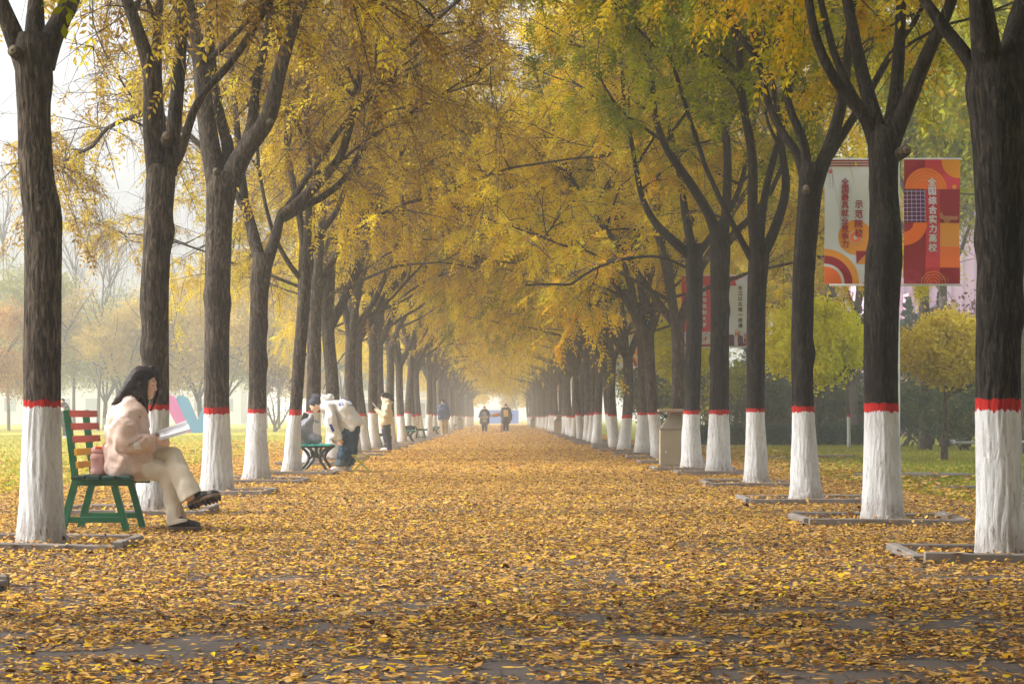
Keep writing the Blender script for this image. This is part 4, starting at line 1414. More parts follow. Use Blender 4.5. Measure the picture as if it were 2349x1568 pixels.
class Art:
    """flat printed shapes on a cloth: each layer a hair in front of the one below; cloth billows a little"""

    def __init__(self, w, h, seed):
        self.w, self.h, self.mb, self.k = w, h, MB(), 0
        rg = np.random.default_rng(seed)
        self.ph = rg.uniform(0, 6.28, 4)

    def wave(self, x, z):
        a = .030 * math.sin(x * 6 + z * 2.2 + self.ph[0]) + .018 * math.sin(z * 5 - x * 4 + self.ph[1])
        edge = min(1.0, (z - 0) / (.12 * self.h), (self.h - z) / (.12 * self.h))
        return a * max(0, edge) + .012 * math.sin((x + z) * 24 + self.ph[2]) * max(0.0, 1 - z / (.25 * self.h)) * max(0, min(1, z * 12))

    def put(self, pts, faces, mat, layer):
        v = [(x, self.wave(x, z) - .0055 * layer, z) for x, z in pts]
        self.mb.add(v, faces, mat)

    def grid(self, x0, x1, z0, z1, mat, layer, nx=14, nz=30):
        xs, zs = np.linspace(x0, x1, nx + 1), np.linspace(z0, z1, nz + 1)
        pts = [(x, z) for z in zs for x in xs]
        fs = [[j * (nx + 1) + i, j * (nx + 1) + i + 1, (j + 1) * (nx + 1) + i + 1, (j + 1) * (nx + 1) + i] for j in range(nz) for i in range(nx)]
        self.put(pts, fs, mat, layer)

    def rect(self, x0, x1, z0, z1, mat, layer):
        self.grid(x0 * self.w, x1 * self.w, z0 * self.h, z1 * self.h, mat, layer, max(2, int((x1 - x0) * 16)), max(2, int((z1 - z0) * 34)))

    def ring(self, cx, cz, r0, r1, a0, a1, mat, layer, n=28, clip=True):
        """cx, cz as shares; radii in shares of the width; clipped to the cloth"""
        pts, fs = [], []
        nr = max(2, int((r1 - r0) * 30))
        for a in np.linspace(R(a0), R(a1), n + 1):
            for r in np.linspace(r0, r1, nr + 1):
                x, z = cx * self.w + r * self.w * math.cos(a), cz * self.h + r * self.w * math.sin(a)
                if clip:
                    x, z = min(max(x, 0), self.w), min(max(z, 0), self.h)
                pts.append((x, z))
        for i in range(n):
            for j in range(nr):
                a, b = i * (nr + 1) + j, (i + 1) * (nr + 1) + j
                fs.append([a, a + 1, b + 1, b])
        self.put(pts, fs, mat, layer)

    def tri(self, p, mat, layer):
        self.put([(x * self.w, z * self.h) for x, z in p], [list(range(len(p)))], mat, layer)

    def text(self, s, cx, z_top, z_bot, size, mat, layer, bold=.03, rot90=False):
        """a vertical column of characters, from z_top down to z_bot (shares)"""
        n = len(s)
        for i, ch in enumerate(s):
            v, f = text_geo(ch, size)
            if not len(v):
                continue
            c = (v.min(0) + v.max(0)) / 2 if ch != '一' else np.array([0, (v[:, 1].min() + v[:, 1].max()) / 2, 0]) * 1
            if ch == '一':
                c[0] = (v[:, 0].min() + v[:, 0].max()) / 2
            z = z_top + (z_bot - z_top) * i / max(1, n - 1)
            e = bold * size * .9
            for q, (ox, oy) in enumerate(((0, 0), (-e, 0), (e, 0), (0, -e), (0, e))):     # heavy strokes
                self.put([(cx * self.w + (p[0] - c[0]) + ox, z * self.h + (p[1] - c[1]) + oy) for p in v], f, mat, layer + .12 * q)


def lamp_pole(label, x, y, height, zs=(4.23, 2.58)):
    t = thing('banner_pole', label, 'pole', (x, y, 0), 0, 'pale poles carrying banners')
    MB().lathe([(.16, 0), (.16, .02), (.075, .03), (.070, .35), (.055, .5), (.050, 4.0), (.045, height)], sides=20).build('shaft', M['pole'], t)
    for z in zs:
        MB().tube([(-.86, -.03, z), (.84, -.03, z)], np.full(2, .013), 8).build('bracket', M['pole'], t)
    return t


def banner(label, x, y, z0, w, h, draw, seed):
    a = Art(w, h, seed)
    draw(a)
    t = thing('banner', label, 'banner', (x, y, z0), 0, 'banners on the poles of the right side')
    # the back of the cloth, so that it has two faces and a hem
    a.mb.build('cloth', BM, t)
    b = Art(w, h, seed)
    b.grid(0, w, 0, h, GREY, -1)
    b.mb.build('lining', BM, t)
    return t


def art_white(a):
    a.rect(0, 1, 0, 1, WHI, 0)
    for i in range(3):
        a.rect(0, 1, .945 + .02 * i, .956 + .02 * i, MAROON, 1)
    a.ring(.115, .905, 0, .038, 0, 360, RED, 1, 18)
    a.ring(.115, .905, .018, .024, 0, 360, WHI, 2, 14)
    a.text('ıııı', .10, .865, .78, .04, DK, 1)
    a.rect(.148, .153, .77, .88, DK, 1)
    a.ring(.56, .375, 0, .31, 0, 360, ORA, 1, 36)
    a.ring(.56, .375, 0, .115, 0, 360, WHI, 2, 24)
    a.ring(.56, .375, .04, .10, 0, 360, VERM, 3, 24)
    a.text('全国最具就业竞争力', .37, .82, .32, .102, MAROON, 4, .035)
    a.text('示范院校', .62, .64, .41, .108, MAROON, 4, .035)
    a.ring(0, 0, .50, .62, 0, 90, ORA, 1, 24)
    a.ring(0, 0, .36, .50, 0, 90, MAROON, 1, 24)
    a.ring(0, 0, 0, .31, 0, 90, VERM, 1, 24)
    a.tri([(.57, .16), (.57, .265), (.80, .265)], MAROON, 1)
    a.tri([(.57, .16), (.82, .265), (.82, .16)], ORA, 1)
    a.rect(.83, 1, .16, .265, RED, 1)
    a.tri([(.66, 0), (1, .11), (1, 0)], VERM, 1)


VERM = ORA2


def art_red(a):
    a.rect(0, 1, 0, 1, MAROON, 0)
    a.rect(.38, 1, .76, 1, CRIM, 1)
    a.ring(1.0, 1.0, 0, .33, 180, 270, ORA, 2, 20)
    a.ring(.39, .762, 0, .38, 0, 180, VERM, 2, 32)
    for q in (.17, .23, .29, .35):
        a.ring(.39, .762, q, q + .010, 0, 180, ORA, 3, 28)
    a.ring(.90, .78, 0, .04, 0, 360, ORA, 2, 14)
    a.rect(.38, .64, 0, .76, RED, 1)
    a.rect(.0, .38, .49, .76, DK2, 1)
    for i in range(5):
        x = .05 + .078 * i
        a.rect(x, x + .009, .495, .755, LILACS, 2)
    for i in range(8):
        z = .51 + .033 * i
        a.rect(0, .375, z, z + .0045, LILACS, 2)
    a.rect(.64, 1, .13, .49, ORA, 1)
    a.rect(.64, 1, .13, .30, VERM, 2)
    a.ring(0, .49, .16, .40, 270, 360, VERM, 2, 20)
    a.ring(0, .49, .0, .16, 270, 360, MAROON, 2, 16)
    a.rect(.38, .64, .13, .49, CRIM, 2)
    for q in (.06, .11, .16, .21):
        a.ring(.52, .0, q, q + .009, 0, 180, ORA, 3, 18)
    # a bronze animal-headed vessel
    a.tri([(.63, .525), (.70, .515), (.95, .515), (.98, .535), (.95, .545), (.70, .545), (.665, .58), (.655, .56), (.62, .575), (.635, .545)], BRZ, 3)
    a.tri([(.70, .515), (.73, .490), (.80, .490), (.84, .515)], BRZ, 3)
    a.text('全国综合实力高校', .50, .82, .29, .112, WHI, 5, .035)


DK2, BRZ = 9, 10
BM += [mat_plain('banner print dark plum', (.07, .01, .03), .55, .05, 2), mat_plain('banner print bronze', (.40, .16, .09), .5, .15, 8)]


def art_red2(a):
    a.rect(0, 1, 0, 1, RED, 0)
    a.text('全员书院制大学', .76, .83, .31, .112, WHI, 2, .035)
    # a printed group photograph along the foot
    rg = np.random.default_rng(5)
    a.rect(0, 1, 0, .21, GREY, 1)
    a.rect(0, 1, .0, .035, MAROON, 2)
    for i in range(44):
        x, z = rg.uniform(.02, .9), rg.uniform(.05, .19)
        a.rect(x, x + rg.uniform(.03, .09), z, z + rg.uniform(.01, .03), int(rg.choice([DK, BRZ, WHI, DK2, LILACS])), 3)
    a.rect(.02, .12, .02, .07, RED, 4)


def art_white2(a):
    a.rect(0, 1, 0, 1, WHI, 0)
    a.ring(0.02, .86, .0, .26, 0, 90, RED, 1, 16)
    a.tri([(0, .845), (0, 1), (.62, 1), (.42, .965), (.2, .915)], RED, 2)
    a.rect(.62, 1, .925, 1, LILACS, 1)
    a.text('长江以北唯一获得', .42, .83, .295, .108, DK, 2, .03)
    # a printed photograph: a man in a dark coat with a child in a blue cap
    a.tri([(.0, .01), (.0, .165), (.16, .175), (.24, .15), (.28, .01)], DK2, 1)
    a.tri([(.21, .01), (.22, .155), (.33, .16), (.34, .01)], GREY, 2)
    a.tri([(.34, .01), (.33, .17), (.50, .15), (.55, .01)], DK2, 2)
    a.ring(.33, .185, 0, .095, 0, 360, BRZ, 2, 16)
    a.ring(.32, .205, 0, .10, 15, 165, GREY, 3, 14)
    a.ring(.62, .155, 0, .07, 0, 360, BRZ, 2, 14)
    a.ring(.61, .17, 0, .085, 0, 180, LILACS, 3, 14)
    a.tri([(.54, .01), (.55, .12), (.70, .12), (.98, .10), (.98, .01)], DK2, 1)
    a.tri([(.58, .01), (.60, .12), (.68, .12), (.68, .01)], CRIM, 3)


def banner_pair(d, pole_px, z0, h, w, lab_l, draw_l, lab_r, draw_r, polelab, seed, gap=.09, gap2=None):
    x = P(pole_px, 900, d)[0]
    lamp_pole(polelab, x, d, 8.2, (z0 + h + .012, z0 - .012))
    banner(lab_l, x - gap - w, d - .07, z0, w, h, draw_l, seed)
    banner(lab_r, x + (gap - .02 if gap2 is None else gap2), d - .07, z0, w, h, draw_r, seed + 1)


banner_pair(28.0, 2054, 2.61, 1.59, .72, 'white banner with dark red vertical writing and an orange disc', art_white, 'red and orange patterned banner with pale vertical writing', art_red, 'pale tall pole between the nearest white and red banners', 1, .21, .09)
banner_pair(50.0, 1650, 2.52, 1.62, .68, 'plain red banner with white writing above a strip of crowd photograph', art_red2, 'pale banner with black writing above a photo of two people', art_white2, 'pale pole hidden between the two banners of the second pair', 3, .20)
banner_pair(77.0, 1492, 2.70, 1.55, .72, 'small hazy white and orange banner of the third pole', art_white, 'small hazy red and orange banner of the third pole', art_red, 'thin white pole of the third pair of banners', 5, .12)
banner_pair(104.0, 1399, 2.60, 1.6, .72, 'small faded red banner of the fourth pole with a photo strip', art_red2, 'small faded white banner of the fourth pole', art_white2, 'thin white pole of the fourth pair of banners', 7, .12)
banner_pair(175.0, 1287, 2.6, 1.6, .72, 'tiny faded red banner far down the right side', art_red2, 'tiny faded white banner far down the right side', art_white2, 'far thin white pole down the right side', 9, .12)

# ------------------------------------------------------------------ coloured letter sculptures on the left lawn
d = 129.0
def letter(name, label, polys, y, mat):
    t = thing(name, label, 'sculpture', (0, y, 0))
    xs = [q[0] for poly in polys for q in poly]
    x0 = (min(xs) + max(xs)) / 2
    t.location.x = P(x0, 900, y)[0]
    for poly in polys:
        pts = []
        for px, py in poly:
            q = P(px, py, y)
            pts.append((q[0] - t.location.x, max(-.02, q[2])))
        MB().prism(pts[::-1] if area(pts) < 0 else pts, -.22, .22).build('stroke', mat, t)
        MB().prism([(a * 1.0 + .0, b + .0) for a, b in (pts[::-1] if area(pts) < 0 else pts)], .2205, .36).build('edge', M['white_paint'], t)
    return t


def area(p):
    return sum(p[i][0] * p[(i + 1) % len(p)][1] - p[(i + 1) % len(p)][0] * p[i][1] for i in range(len(p)))


letter('letter_sculpture', 'big pink slanting letter stroke with a rounded top on the lawn',
       [[(384, 906), (391, 906), (399, 909), (405, 916), (441, 992), (415, 992), (376, 918), (378, 910)],
        [(376, 912), (374, 940), (340, 992), (322, 992)]], d, M['pink_letter'])
letter('letter_sculpture', 'big blue V shaped letter with rounded top beside the pink one',
       [[(405, 914), (408, 908), (414, 906), (423, 908), (431, 914), (453, 966), (473, 914), (497, 914), (468, 992), (441, 992)]], d - .5, M['blue_letter'])
letter('letter_sculpture', 'low blue letter foot half hidden beside the pink letter',
       [[(386, 975), (393, 992), (360, 992), (366, 975)]], d + 1.2, M['blue_letter'])

# ------------------------------------------------------------------ end of the avenue: blue hoarding
d = 322.0
x0, x1 = P(1121, 960, d)[0], P(1189, 960, d)[0]
t = thing('hoarding', 'light blue hoarding closing the far end of the avenue', 'hoarding', ((x0 + x1) / 2, d, 0))
MB().box((0, 0, 1.0), (x1 - x0, .06, 2.0), 0, None, .004).build('panel', M['blue_board'], t)
for s in (-1, 1):
    MB().box((s * ((x1 - x0) / 2 + .08), 0, 1.05), (.14, .12, 2.1), 0, None, .004).build('post', M['white_paint'], t)
MB().box((0, 0, 2.05), (x1 - x0 - .01, .10, .1), 0, None, .004).build('top_rail', M['white_paint'], t)

# ------------------------------------------------------------------ pipe stand and covers on the right lawn
d = 46.5
x = P(2166, 1060, d)[0]
t = thing('pipe_stand', 'rusty red pipe stub with a grey pipe running off it on the right lawn', 'pipe', (x, d, 0))
MB().tube([(0, 0, -.02), (0, 0, .28)], np.full(2, .075), 14).build('post', M['rust'], t)
MB().lathe([(.0, .28), (.11, .28), (.115, .30), (.115, .40), (.10, .42), (0, .42)], sides=16).build('cap', M['iron'], t)
MB().tube([(.1, 0, .36), (1.9, .1, .38)], np.full(2, .035), 10).tube([(.12, 0, .36), (.22, 0, .362)], np.full(2, .07), 12).build('pipe', M['pipe'], t)
for (px, py, w, dp, lab) in [(2095, 1093, 1.9, 1.3, 'flat worn concrete cover lying in the right lawn'), (1892, 1049, 1.5, 1.2, 'small grey concrete cover farther back in the right lawn'), (1748, 1052, 1.2, 1., 'narrow grey cover near the first lime tree in the lawn'), (2215, 1124, .8, .35, 'short dark plank edge lying in the right lawn')]:
    dd = 4500 / (py - CYP)
    q = P(px, py, dd)
    t = thing('concrete_cover', lab, 'cover', (q[0], dd, 0))
    MB().lathe([(0, 0), (.5, 0), (.5, .045), (.47, .055), (0, .055)], sides=24).build('disc', M['manhole'], t)
    t.scale = (w, dp, 1)
# ------------------------------------------------------------------ people
def V3(*a):
    return np.array(a, float)


def frame3(f, u):
    f = unit(f)
    u = unit(np.array(u, float) - f * np.dot(u, f))
    return f, np.cross(u, f), u          # forward, side (left), up


def head(s, c, fwd, up, k=1.0, neck=None, nr=.05):
    f, sd, u = frame3(fwd, up)
    A = np.stack([f, sd, u])
    q = lambda a, b, d: c + (f * a + sd * b + u * d) * k
    e = lambda p, r, kk=.012, cut=False: s.ell(p, [x * k for x in r], A, kk * k, cut)
    e(q(-.010, 0, .018), (.092, .073, .090))
    e(q(.024, 0, -.040), (.066, .058, .076), .03)
    for b in (-1, 1):
        s.cone(q(-.015, b * .048, -.055), q(.060, b * .014, -.100), .020 * k, .016 * k, .025 * k)
        e(q(.052, b * .040, -.034), (.026, .024, .028), .03)
        s.cone(q(.080, b * .010, .014), q(.062, b * .046, .014), .013 * k, .012 * k, .02 * k)
        e(q(-.004, b * .074, -.016), (.019, .008, .031), .006)
    s.cone(q(.066, 0, -.099), q(.064, 0, -.104), .019 * k, .017 * k, .02 * k)
    for b in (-1, 1):
        e(q(.094, b * .032, -.006), (.015, .017, .011), .012, True)
        e(q(.0745, b * .031, -.007), (.0125, .0125, .0125), .004)
        e(q(.091, b * .011, -.045), (.011, .008, .008), .008)
    s.cone(q(.086, 0, .002), q(.104, 0, -.038), .0075 * k, .0105 * k, .014 * k)
    s.cone(q(.084, -.016, -.069), q(.084, .016, -.069), .0065 * k, .0065 * k, .008 * k)
    s.cone(q(.088, -.006, -.068), q(.088, .006, -.068), .0065 * k, .0065 * k, .008 * k)
    s.cone(q(.083, -.013, -.080), q(.083, .013, -.080), .0075 * k, .0075 * k, .008 * k)
    if neck is not None:
        s.cone(q(-.022, 0, -.055), neck, nr * k, (nr + .006) * k, .02)
    return q, A


def face_marks(q, sd_sign, parent, org, k=1.0):
    """brows, closed lash lines and lips as thin shapes on the face"""
    mb = MB()
    for b in (-1, 1):
        mb.tube(spline([q(.0935, b * .014, .0185) - org, q(.090, b * .032, .0235) - org, q(.074, b * .050, .018) - org], 8), np.linspace(.0034, .0018, 8) * k, 6)
    mb.build('eyebrows', M['lash'], parent)
    mb = MB()
    for b in (-1, 1):
        mb.tube(spline([q(.0850, b * .017, -.0115) - org, q(.0875, b * .031, -.0135) - org, q(.0775, b * .046, -.0095) - org], 8), np.full(8, .0024 * k), 6)
    mb.build('eyelashes', M['lash'], parent)
    mb = MB()
    for z, r, w in ((-.0685, .0062, .017), (-.0800, .0070, .0145)):
        mb.tube(spline([q(.0835, -w, z + .002) - org, q(.0900, -.005, z) - org, q(.0900, .005, z) - org, q(.0835, w, z + .002) - org], 10), np.array([.3, .6, .85, 1, 1, 1, 1, .85, .6, .3]) * r * k, 8)
    mb.build('lips', M['lip'], parent)


def hand(s, wrist, dirv, palm_n, curl=.5, k=1.0, thumb=1, spread=.018):
    """palm, four fingers of different length bent towards palm_n, thumb from the side of the palm"""
    f, sd, n = frame3(dirv, palm_n)
    s.cone(wrist - f * .03, wrist + f * .02, .024 * k, .026 * k, .02)
    for b in (-.024, -.008, .008, .024):
        s.cone(wrist + f * .015 + sd * b * .8 * k, wrist + (f * .075 + sd * b) * k, .014 * k, .0125 * k, .012)
    for i, (b, L) in enumerate(((-.028, .066), (-.0095, .078), (.009, .074), (.027, .058))):
        a = wrist + (f * .082 + sd * b) * k
        ang = curl * .7
        p1 = a + (f * math.cos(ang) + n * math.sin(ang)) * L * .45 * k
        ang += curl * 1.2
        p2 = p1 + (f * math.cos(ang) + n * math.sin(ang)) * L * .32 * k
        ang += curl * .9
        p3 = p2 + (f * math.cos(ang) + n * math.sin(ang)) * L * .25 * k
        s.chain([a, p1, p2, p3], [.0095 * k, .0088 * k, .008 * k, .0068 * k], .004)
    b = -thumb
    t0 = wrist + (f * .025 + sd * b * .026) * k
    t1 = t0 + (f * .030 + sd * b * .022 + n * .012) * k
    t2 = t1 + (f * .034 + sd * b * .002 + n * .016) * k
    s.chain([t0, t1, t2], [.013 * k, .0105 * k, .0078 * k], .006)


def shoe(name, heel, toe, up, w, upper, solem, parent, org, lugs=True, ankle=True, h=.075, laces=True):
    f, sd, u = frame3(np.array(toe) - np.array(heel), up)
    heel, toe = np.array(heel, float), np.array(toe, float)
    L = np.linalg.norm(toe - heel)
    A = np.stack([f, sd, u])
    q = lambda a, b, d: heel + f * a * L + sd * b + u * d
    lo, hi = np.minimum(heel, toe) - .11, np.maximum(heel, toe) + .19
    s = Solid(lo, hi, .007)
    for b in (-1, 1):
        s.chain([q(.15, b * w * .22, .058), q(.5, b * w * .34, .05), q(.78, b * w * .36, .043), q(.88, b * w * .16, .038)], [w * .62, w * .58, w * .50, w * .48], .025)
    if ankle:
        s.cone(q(.19, 0, .06), q(.21, 0, .115), w * .80, w * .78, .02)
        s.cone(q(.28, 0, .085), q(.62, 0, .056), w * .6, w * .5, .03)
    s.half(q(0, 0, .024), -u)
    s.build('shoe', upper, parent, org)
    sh = parent.children[-1]
    s = Solid(lo, hi, .007)
    s.ell(q(.20, 0, .014), (L * .21, w * .86, .06), A, .02)
    s.ell(q(.70, 0, .014), (L * .31, w * 1.04, .06), A, .02)
    s.box(q(.45, 0, .014), (L * .30, w * .74, .03), A, .01, .03)
    s.half(q(0, 0, .030), u)
    s.half(q(0, 0, -.002 if lugs else .004), -u)
    so = s.build('sole', solem, sh, org)
    if lugs:
        mb = MB()
        for i, a in enumerate(np.linspace(.07, .93, 9)):
            if .36 < a < .45:
                continue
            ww = w * (.80 if a < .4 else .98) * math.sqrt(max(.12, 1 - ((a - (.20 if a < .4 else .68)) / (.24 if a < .4 else .34)) ** 2))
            mb.box(q(a, 0, -.007) - org, (L * .062, ww * 1.86, .014), 0, A.T, .002)
        mb.build('tread', M['sole_dark'], sh)
    if laces:
        mb = MB()
        for i, a in enumerate((.34, .42, .50)):
            z = .119 - .05 * i * .8
            mb.tube([q(a, -w * .35, z - .012) - org, q(a + .01, 0, z) - org, q(a, w * .35, z - .012) - org], np.full(3, .0035), 6)
        mb.build('laces', M['lash'], sh)
    return sh


def root(name_label, px, d, group=None):
    x = P(px, 1000, d)[0]
    return thing('person', name_label, 'person', (x, d, 0), 0, group), V3(x, d, 0)


# ======================================================= the seated woman
D = 17.2
W = lambda px, py, dv=0.0: P(px, py, D + dv)
woman, ORG = root('woman in a pink beige fleece jacket reading on the green bench with legs crossed', 300, D)
body = Solid(W(222, 1235, -.42) + V3(0, 0, -.02), W(475, 825, .40), .0062)
hc = W(330.5, 877)
fw, upv = V3(.975, -.14, -.15), V3(.14, 0, .99)
q, HA = head(body, hc, fw, upv, 1.0, W(305, 925), .05)
body.chain([W(303, 935), W(291, 990), W(287, 1045)], [.07, .11, .11], .03)
body.cone(W(292, 955, -.13), W(292, 955, .13), .05, .05, .03)
for sg in (-1, 1):
    body.chain([W(288, 955, sg * .17), W(284, 1015, sg * .20)], [.052, .042], .02)
NW, FWR = W(352, 1014, -.15), W(352, 1006, .11)
body.chain([W(284, 1015, -.20), NW], [.040, .026], .015)
body.chain([W(284, 1015, .20), FWR], [.040, .026], .015)
hand(body, NW + V3(.012, 0, .01), V3(.95, .18, -.10), V3(-.25, .90, -.25), .85, .98, 1)
hand(body, FWR + V3(.01, 0, .005), V3(.95, -.25, .10), V3(.0, -.6, .8), .5, .95, -1)
body.chain([W(280, 1068, -.09), W(380, 1079, -.06), W(405, 1196, -.04)], [.085, .055, .04], .02)
body.chain([W(285, 1060, .09), W(397, 1046, -.02), W(436, 1140, -.14)], [.085, .055, .04], .02)
body.build('body', M['skin'], woman, ORG)
face_marks(q, 1, woman, ORG)

jk = Solid(W(222, 1108, -.44), W(382, 885, .42), .0085)
for (a, b, r, w) in ((303, 942, .105, .08), (290, 962, .145, .07), (289, 990, .172, .055), (290, 1020, .178, .055), (290, 1048, .172, .07), (285, 1066, .150, .10)):
    jk.cone(W(a, b, -w), W(a, b, w), r, r, .05)
jk.cone(W(322, 1050, -.10), W(322, 1050, .10), .10, .10, .05)
jk.half(W(262, 1090), V3(-.36, 0, -.93), .02)
jk.half(W(0, 1092), V3(0, 0, -1), .02)
cen = W(309, 915)
ring = []
for a in np.linspace(0, 2 * math.pi, 15):
    ring.append(cen + V3(.066 * math.cos(a), .080 * math.sin(a), -.042 * math.cos(a)))
jk.chain(ring, [.027] * 15, .012)
jk.chain([p - V3(.004, 0, .03) for p in ring], [.036] * 15, .03)
# near sleeve, then far sleeve: only a tight crease where they meet the body
jk.chain([W(287, 957, -.19), W(283, 985, -.235), W(283, 1012, -.25)], [.085, .105, .095], .010)
jk.chain([W(284, 1012, -.25), W(308, 1018, -.24), W(338, 1017, -.19), W(349, 1016, -.16)], [.092, .080, .068, .058], .010)
jk.cone(W(350, 1016, -.155), W(353, 1016, -.150), .050, .047, .012)
jk.chain([W(290, 957, .18), W(288, 1005, .23), W(318, 1010, .20), W(351, 1006, .12)], [.085, .090, .075, .05], .012)
jk.rough(.010, .15, 12, (1, 1, 1.2))
jk.rough(.0022, .06, 13, (1, 1, 1))
# creases of the sleeve, the pocket seam and the front edge
jk.cone(W(297, 1000, -.345), W(322, 985, -.30), .012, .006, .02, True)
jk.cone(W(301, 1022, -.335), W(327, 1003, -.27), .010, .006, .02, True)
jk.cone(W(292, 970, -.34), W(315, 960, -.26), .010, .006, .025, True)
jk.cone(W(296, 1042, -.325), W(307, 1072, -.315), .006, .005, .010, True)
jacket = jk.build('jacket', M['fleece'], woman, ORG, 1)
bv = BVHTree.FromPolygons([tuple(x) for x in jk.last[0]], [tuple(int(i) for i in x) for x in jk.last[1]])


def decal(name, pts, faces, bvh, mat, parent, org, d, off=.004, label=None):
    """px points laid onto the surface that the camera side shows (cast straight along the depth axis)"""
    out = []
    for (px, py) in pts:
        p = P(px, py, d)
        h = bvh.ray_cast(Vector((p[0], d - 1.2, p[2])), Vector((0, 1, 0)))
        out.append(np.array(h[0]) - V3(0, off, 0) if h[0] is not None else None)
    good = [o for o in out if o is not None]
    if not good:
        return None
    ym = float(np.median([g[1] for g in good]))
    vv = []
    for o, (px, py) in zip(out, pts):
        if o is None:
            p = P(px, py, d)
            o = V3(p[0], ym, p[2])
        vv.append(o - org)
    o = link(name, np_mesh(name, np.array(vv), faces, mat), parent)
    if label:
        o['label'] = label
    return o


def quad_grid(c, nx, ny):
    """c: four px corners; returns a grid of points and faces"""
    a, b, cc, dd = [np.array(x, float) for x in c]
    pts = []
    for j in range(ny + 1):
        for i in range(nx + 1):
            u, v = i / nx, j / ny
            pts.append((a * (1 - u) + b * u) * (1 - v) + (dd * (1 - u) + cc * u) * v)
    fs = [[j * (nx + 1) + i, j * (nx + 1) + i + 1, (j + 1) * (nx + 1) + i + 1, (j + 1) * (nx + 1) + i] for j in range(ny) for i in range(nx)]
    return pts, [f[::-1] for f in fs]


M['patch'] = mat_plain('pale silver patch', (.70, .68, .66), .5, .06)
M['seam'] = mat_plain('fleece seam', (.50, .36, .30), .9, .1)
pts, fs = quad_grid([(321, 1013.5), (333, 1012), (337.5, 1028.5), (325, 1030)], 5, 6)
decal('sleeve_patch', pts, fs, bv, M['patch'], jacket, ORG, D, .005, 'pale patch on the sleeve')
for nm, line, w in (('side_seam', [(297, 1043), (301, 1058), (306, 1078)], .55), ('hem_seam', [(262, 1072), (285, 1068), (306, 1062), (335, 1056)], .5), ('shoulder_seam', [(272, 962), (280, 957), (290, 955), (301, 957)], .5), ('front_placket', [(327, 962), (328, 975), (328.5, 990)], .4)):
    ln = spline(line, 14)
    tg = np.gradient(ln, axis=0)
    nn = np.stack([-tg[:, 1], tg[:, 0]], 1)
    nn /= np.linalg.norm(nn, axis=1)[:, None]
    pts = list(ln + nn * w) + list(ln - nn * w)
    fs = [[i, i + 1, i + 15, i + 14] for i in range(13)]
    decal(nm, pts, fs, bv, M['seam'], jacket, ORG, D, .003)
pts, fs = quad_grid([(327.5, 954), (330, 954), (330, 957), (327.5, 957)], 1, 1)
decal('snap_button', pts, fs, bv, M['iron'], jacket, ORG, D, .004)

tr = Solid(W(250, 1222, -.36), W(475, 1000, .30), .0082)
tr.cone(W(276, 1066, -.09), W(276, 1066, .09), .115, .115, .03)
tr.chain([W(280, 1070, -.09), W(335, 1074, -.085), W(378, 1080, -.06)], [.112, .092, .078], .02)
tr.chain([W(383, 1086, -.06), W(396, 1140, -.05), W(409, 1203, -.04)], [.074, .070, .090], .022)
tr.chain([W(286, 1062, .09), W(350, 1046, .04), W(394, 1045, -.03)], [.108, .088, .076], .012)
tr.chain([W(397, 1045, -.03), W(412, 1080, -.09), W(439, 1139, -.14)], [.076, .076, .092], .012)
tr.rough(.006, .11, 3, (1, 1, 1))
tr.rough(.003, .06, 4, (1, 1, .6))
tr.cone(W(352, 1093, -.19), W(384, 1083, -.16), .007, .007, .02, True)
tr.cone(W(345, 1083, -.20), W(380, 1074, -.16), .006, .006, .02, True)
tr.half(W(409, 1200, -.04), V3(.24, 0, -.97), .004, W(409, 1212, -.04), .15)
tr.half(W(439, 1138, -.14), V3(.54, 0, -.84), .004, W(446, 1149, -.14), .13)
tr.build('trousers', M['cord'], woman, ORG, 1)

sc_ = 17.2 / FOC
gz = lambda px: V3(P(px, 1000, D - .04)[0], D - .04, .016)
shoe('shoe', gz(384), gz(462), (0, 0, 1), .047, M['leather'], M['sole'], woman, ORG)
shoe('shoe', W(431, 1163, -.14), W(507, 1139, -.17), V3(.22, .42, .9), .047, M['leather'], M['sole'], woman, ORG)

hr = Solid(W(245, 952, -.2), W(375, 828, .2), .0062)
f_, s_, u_ = HA
hr.ell(hc + f_ * (-.012) + u_ * .024, (.108, .087, .105), HA, .02)
for dv in (-.075, -.04, 0, .04, .075):
    hr.chain([W(318, 862, dv), W(301, 885, dv), W(283, 906, dv), W(270, 919, dv * 1.05)], [.062, .047, .034, .022], .025)
for k, (dv, ex, ey) in enumerate([(-.085, 257, 927), (-.06, 262, 931), (-.03, 256, 929), (0, 260, 932), (.03, 258, 927), (.06, 263, 930)]):
    hr.chain([W(283, 905, dv), W(270, 917, dv), W(ex, ey, dv)], [.026, .019, .005], .012)
hr.ell(hc + f_ * .112 - u_ * .040, (.080, .14, .104), HA, .012, True)
hr.chain([W(326, 858, -.072), W(325, 884, -.082), W(327, 906, -.085), W(333, 925, -.085), W(340, 947, -.09)], [.042, .044, .034, .018, .005], .02)
hr.chain([W(316, 880, -.08), W(314, 902, -.088), W(317, 920, -.10), W(320, 938, -.11)], [.040, .030, .012, .004], .015)
hr.chain([W(349, 846, .05), W(358, 862, .066), W(362, 884, .07), W(360, 905, .07), W(354, 922, .065), W(345, 942, .06)], [.03, .018, .014, .013, .012, .005], .012)
hr.rough(.0035, .022, 6, (.5, 1.6, .25))
hr.build('hair', M['hair_long'], woman, ORG, 1)

# the open book in her hands
bk = thing('book', 'open white book held low in the seated woman\'s hands', 'book', tuple(W(395, 992)), 0)
bo = W(395, 992)


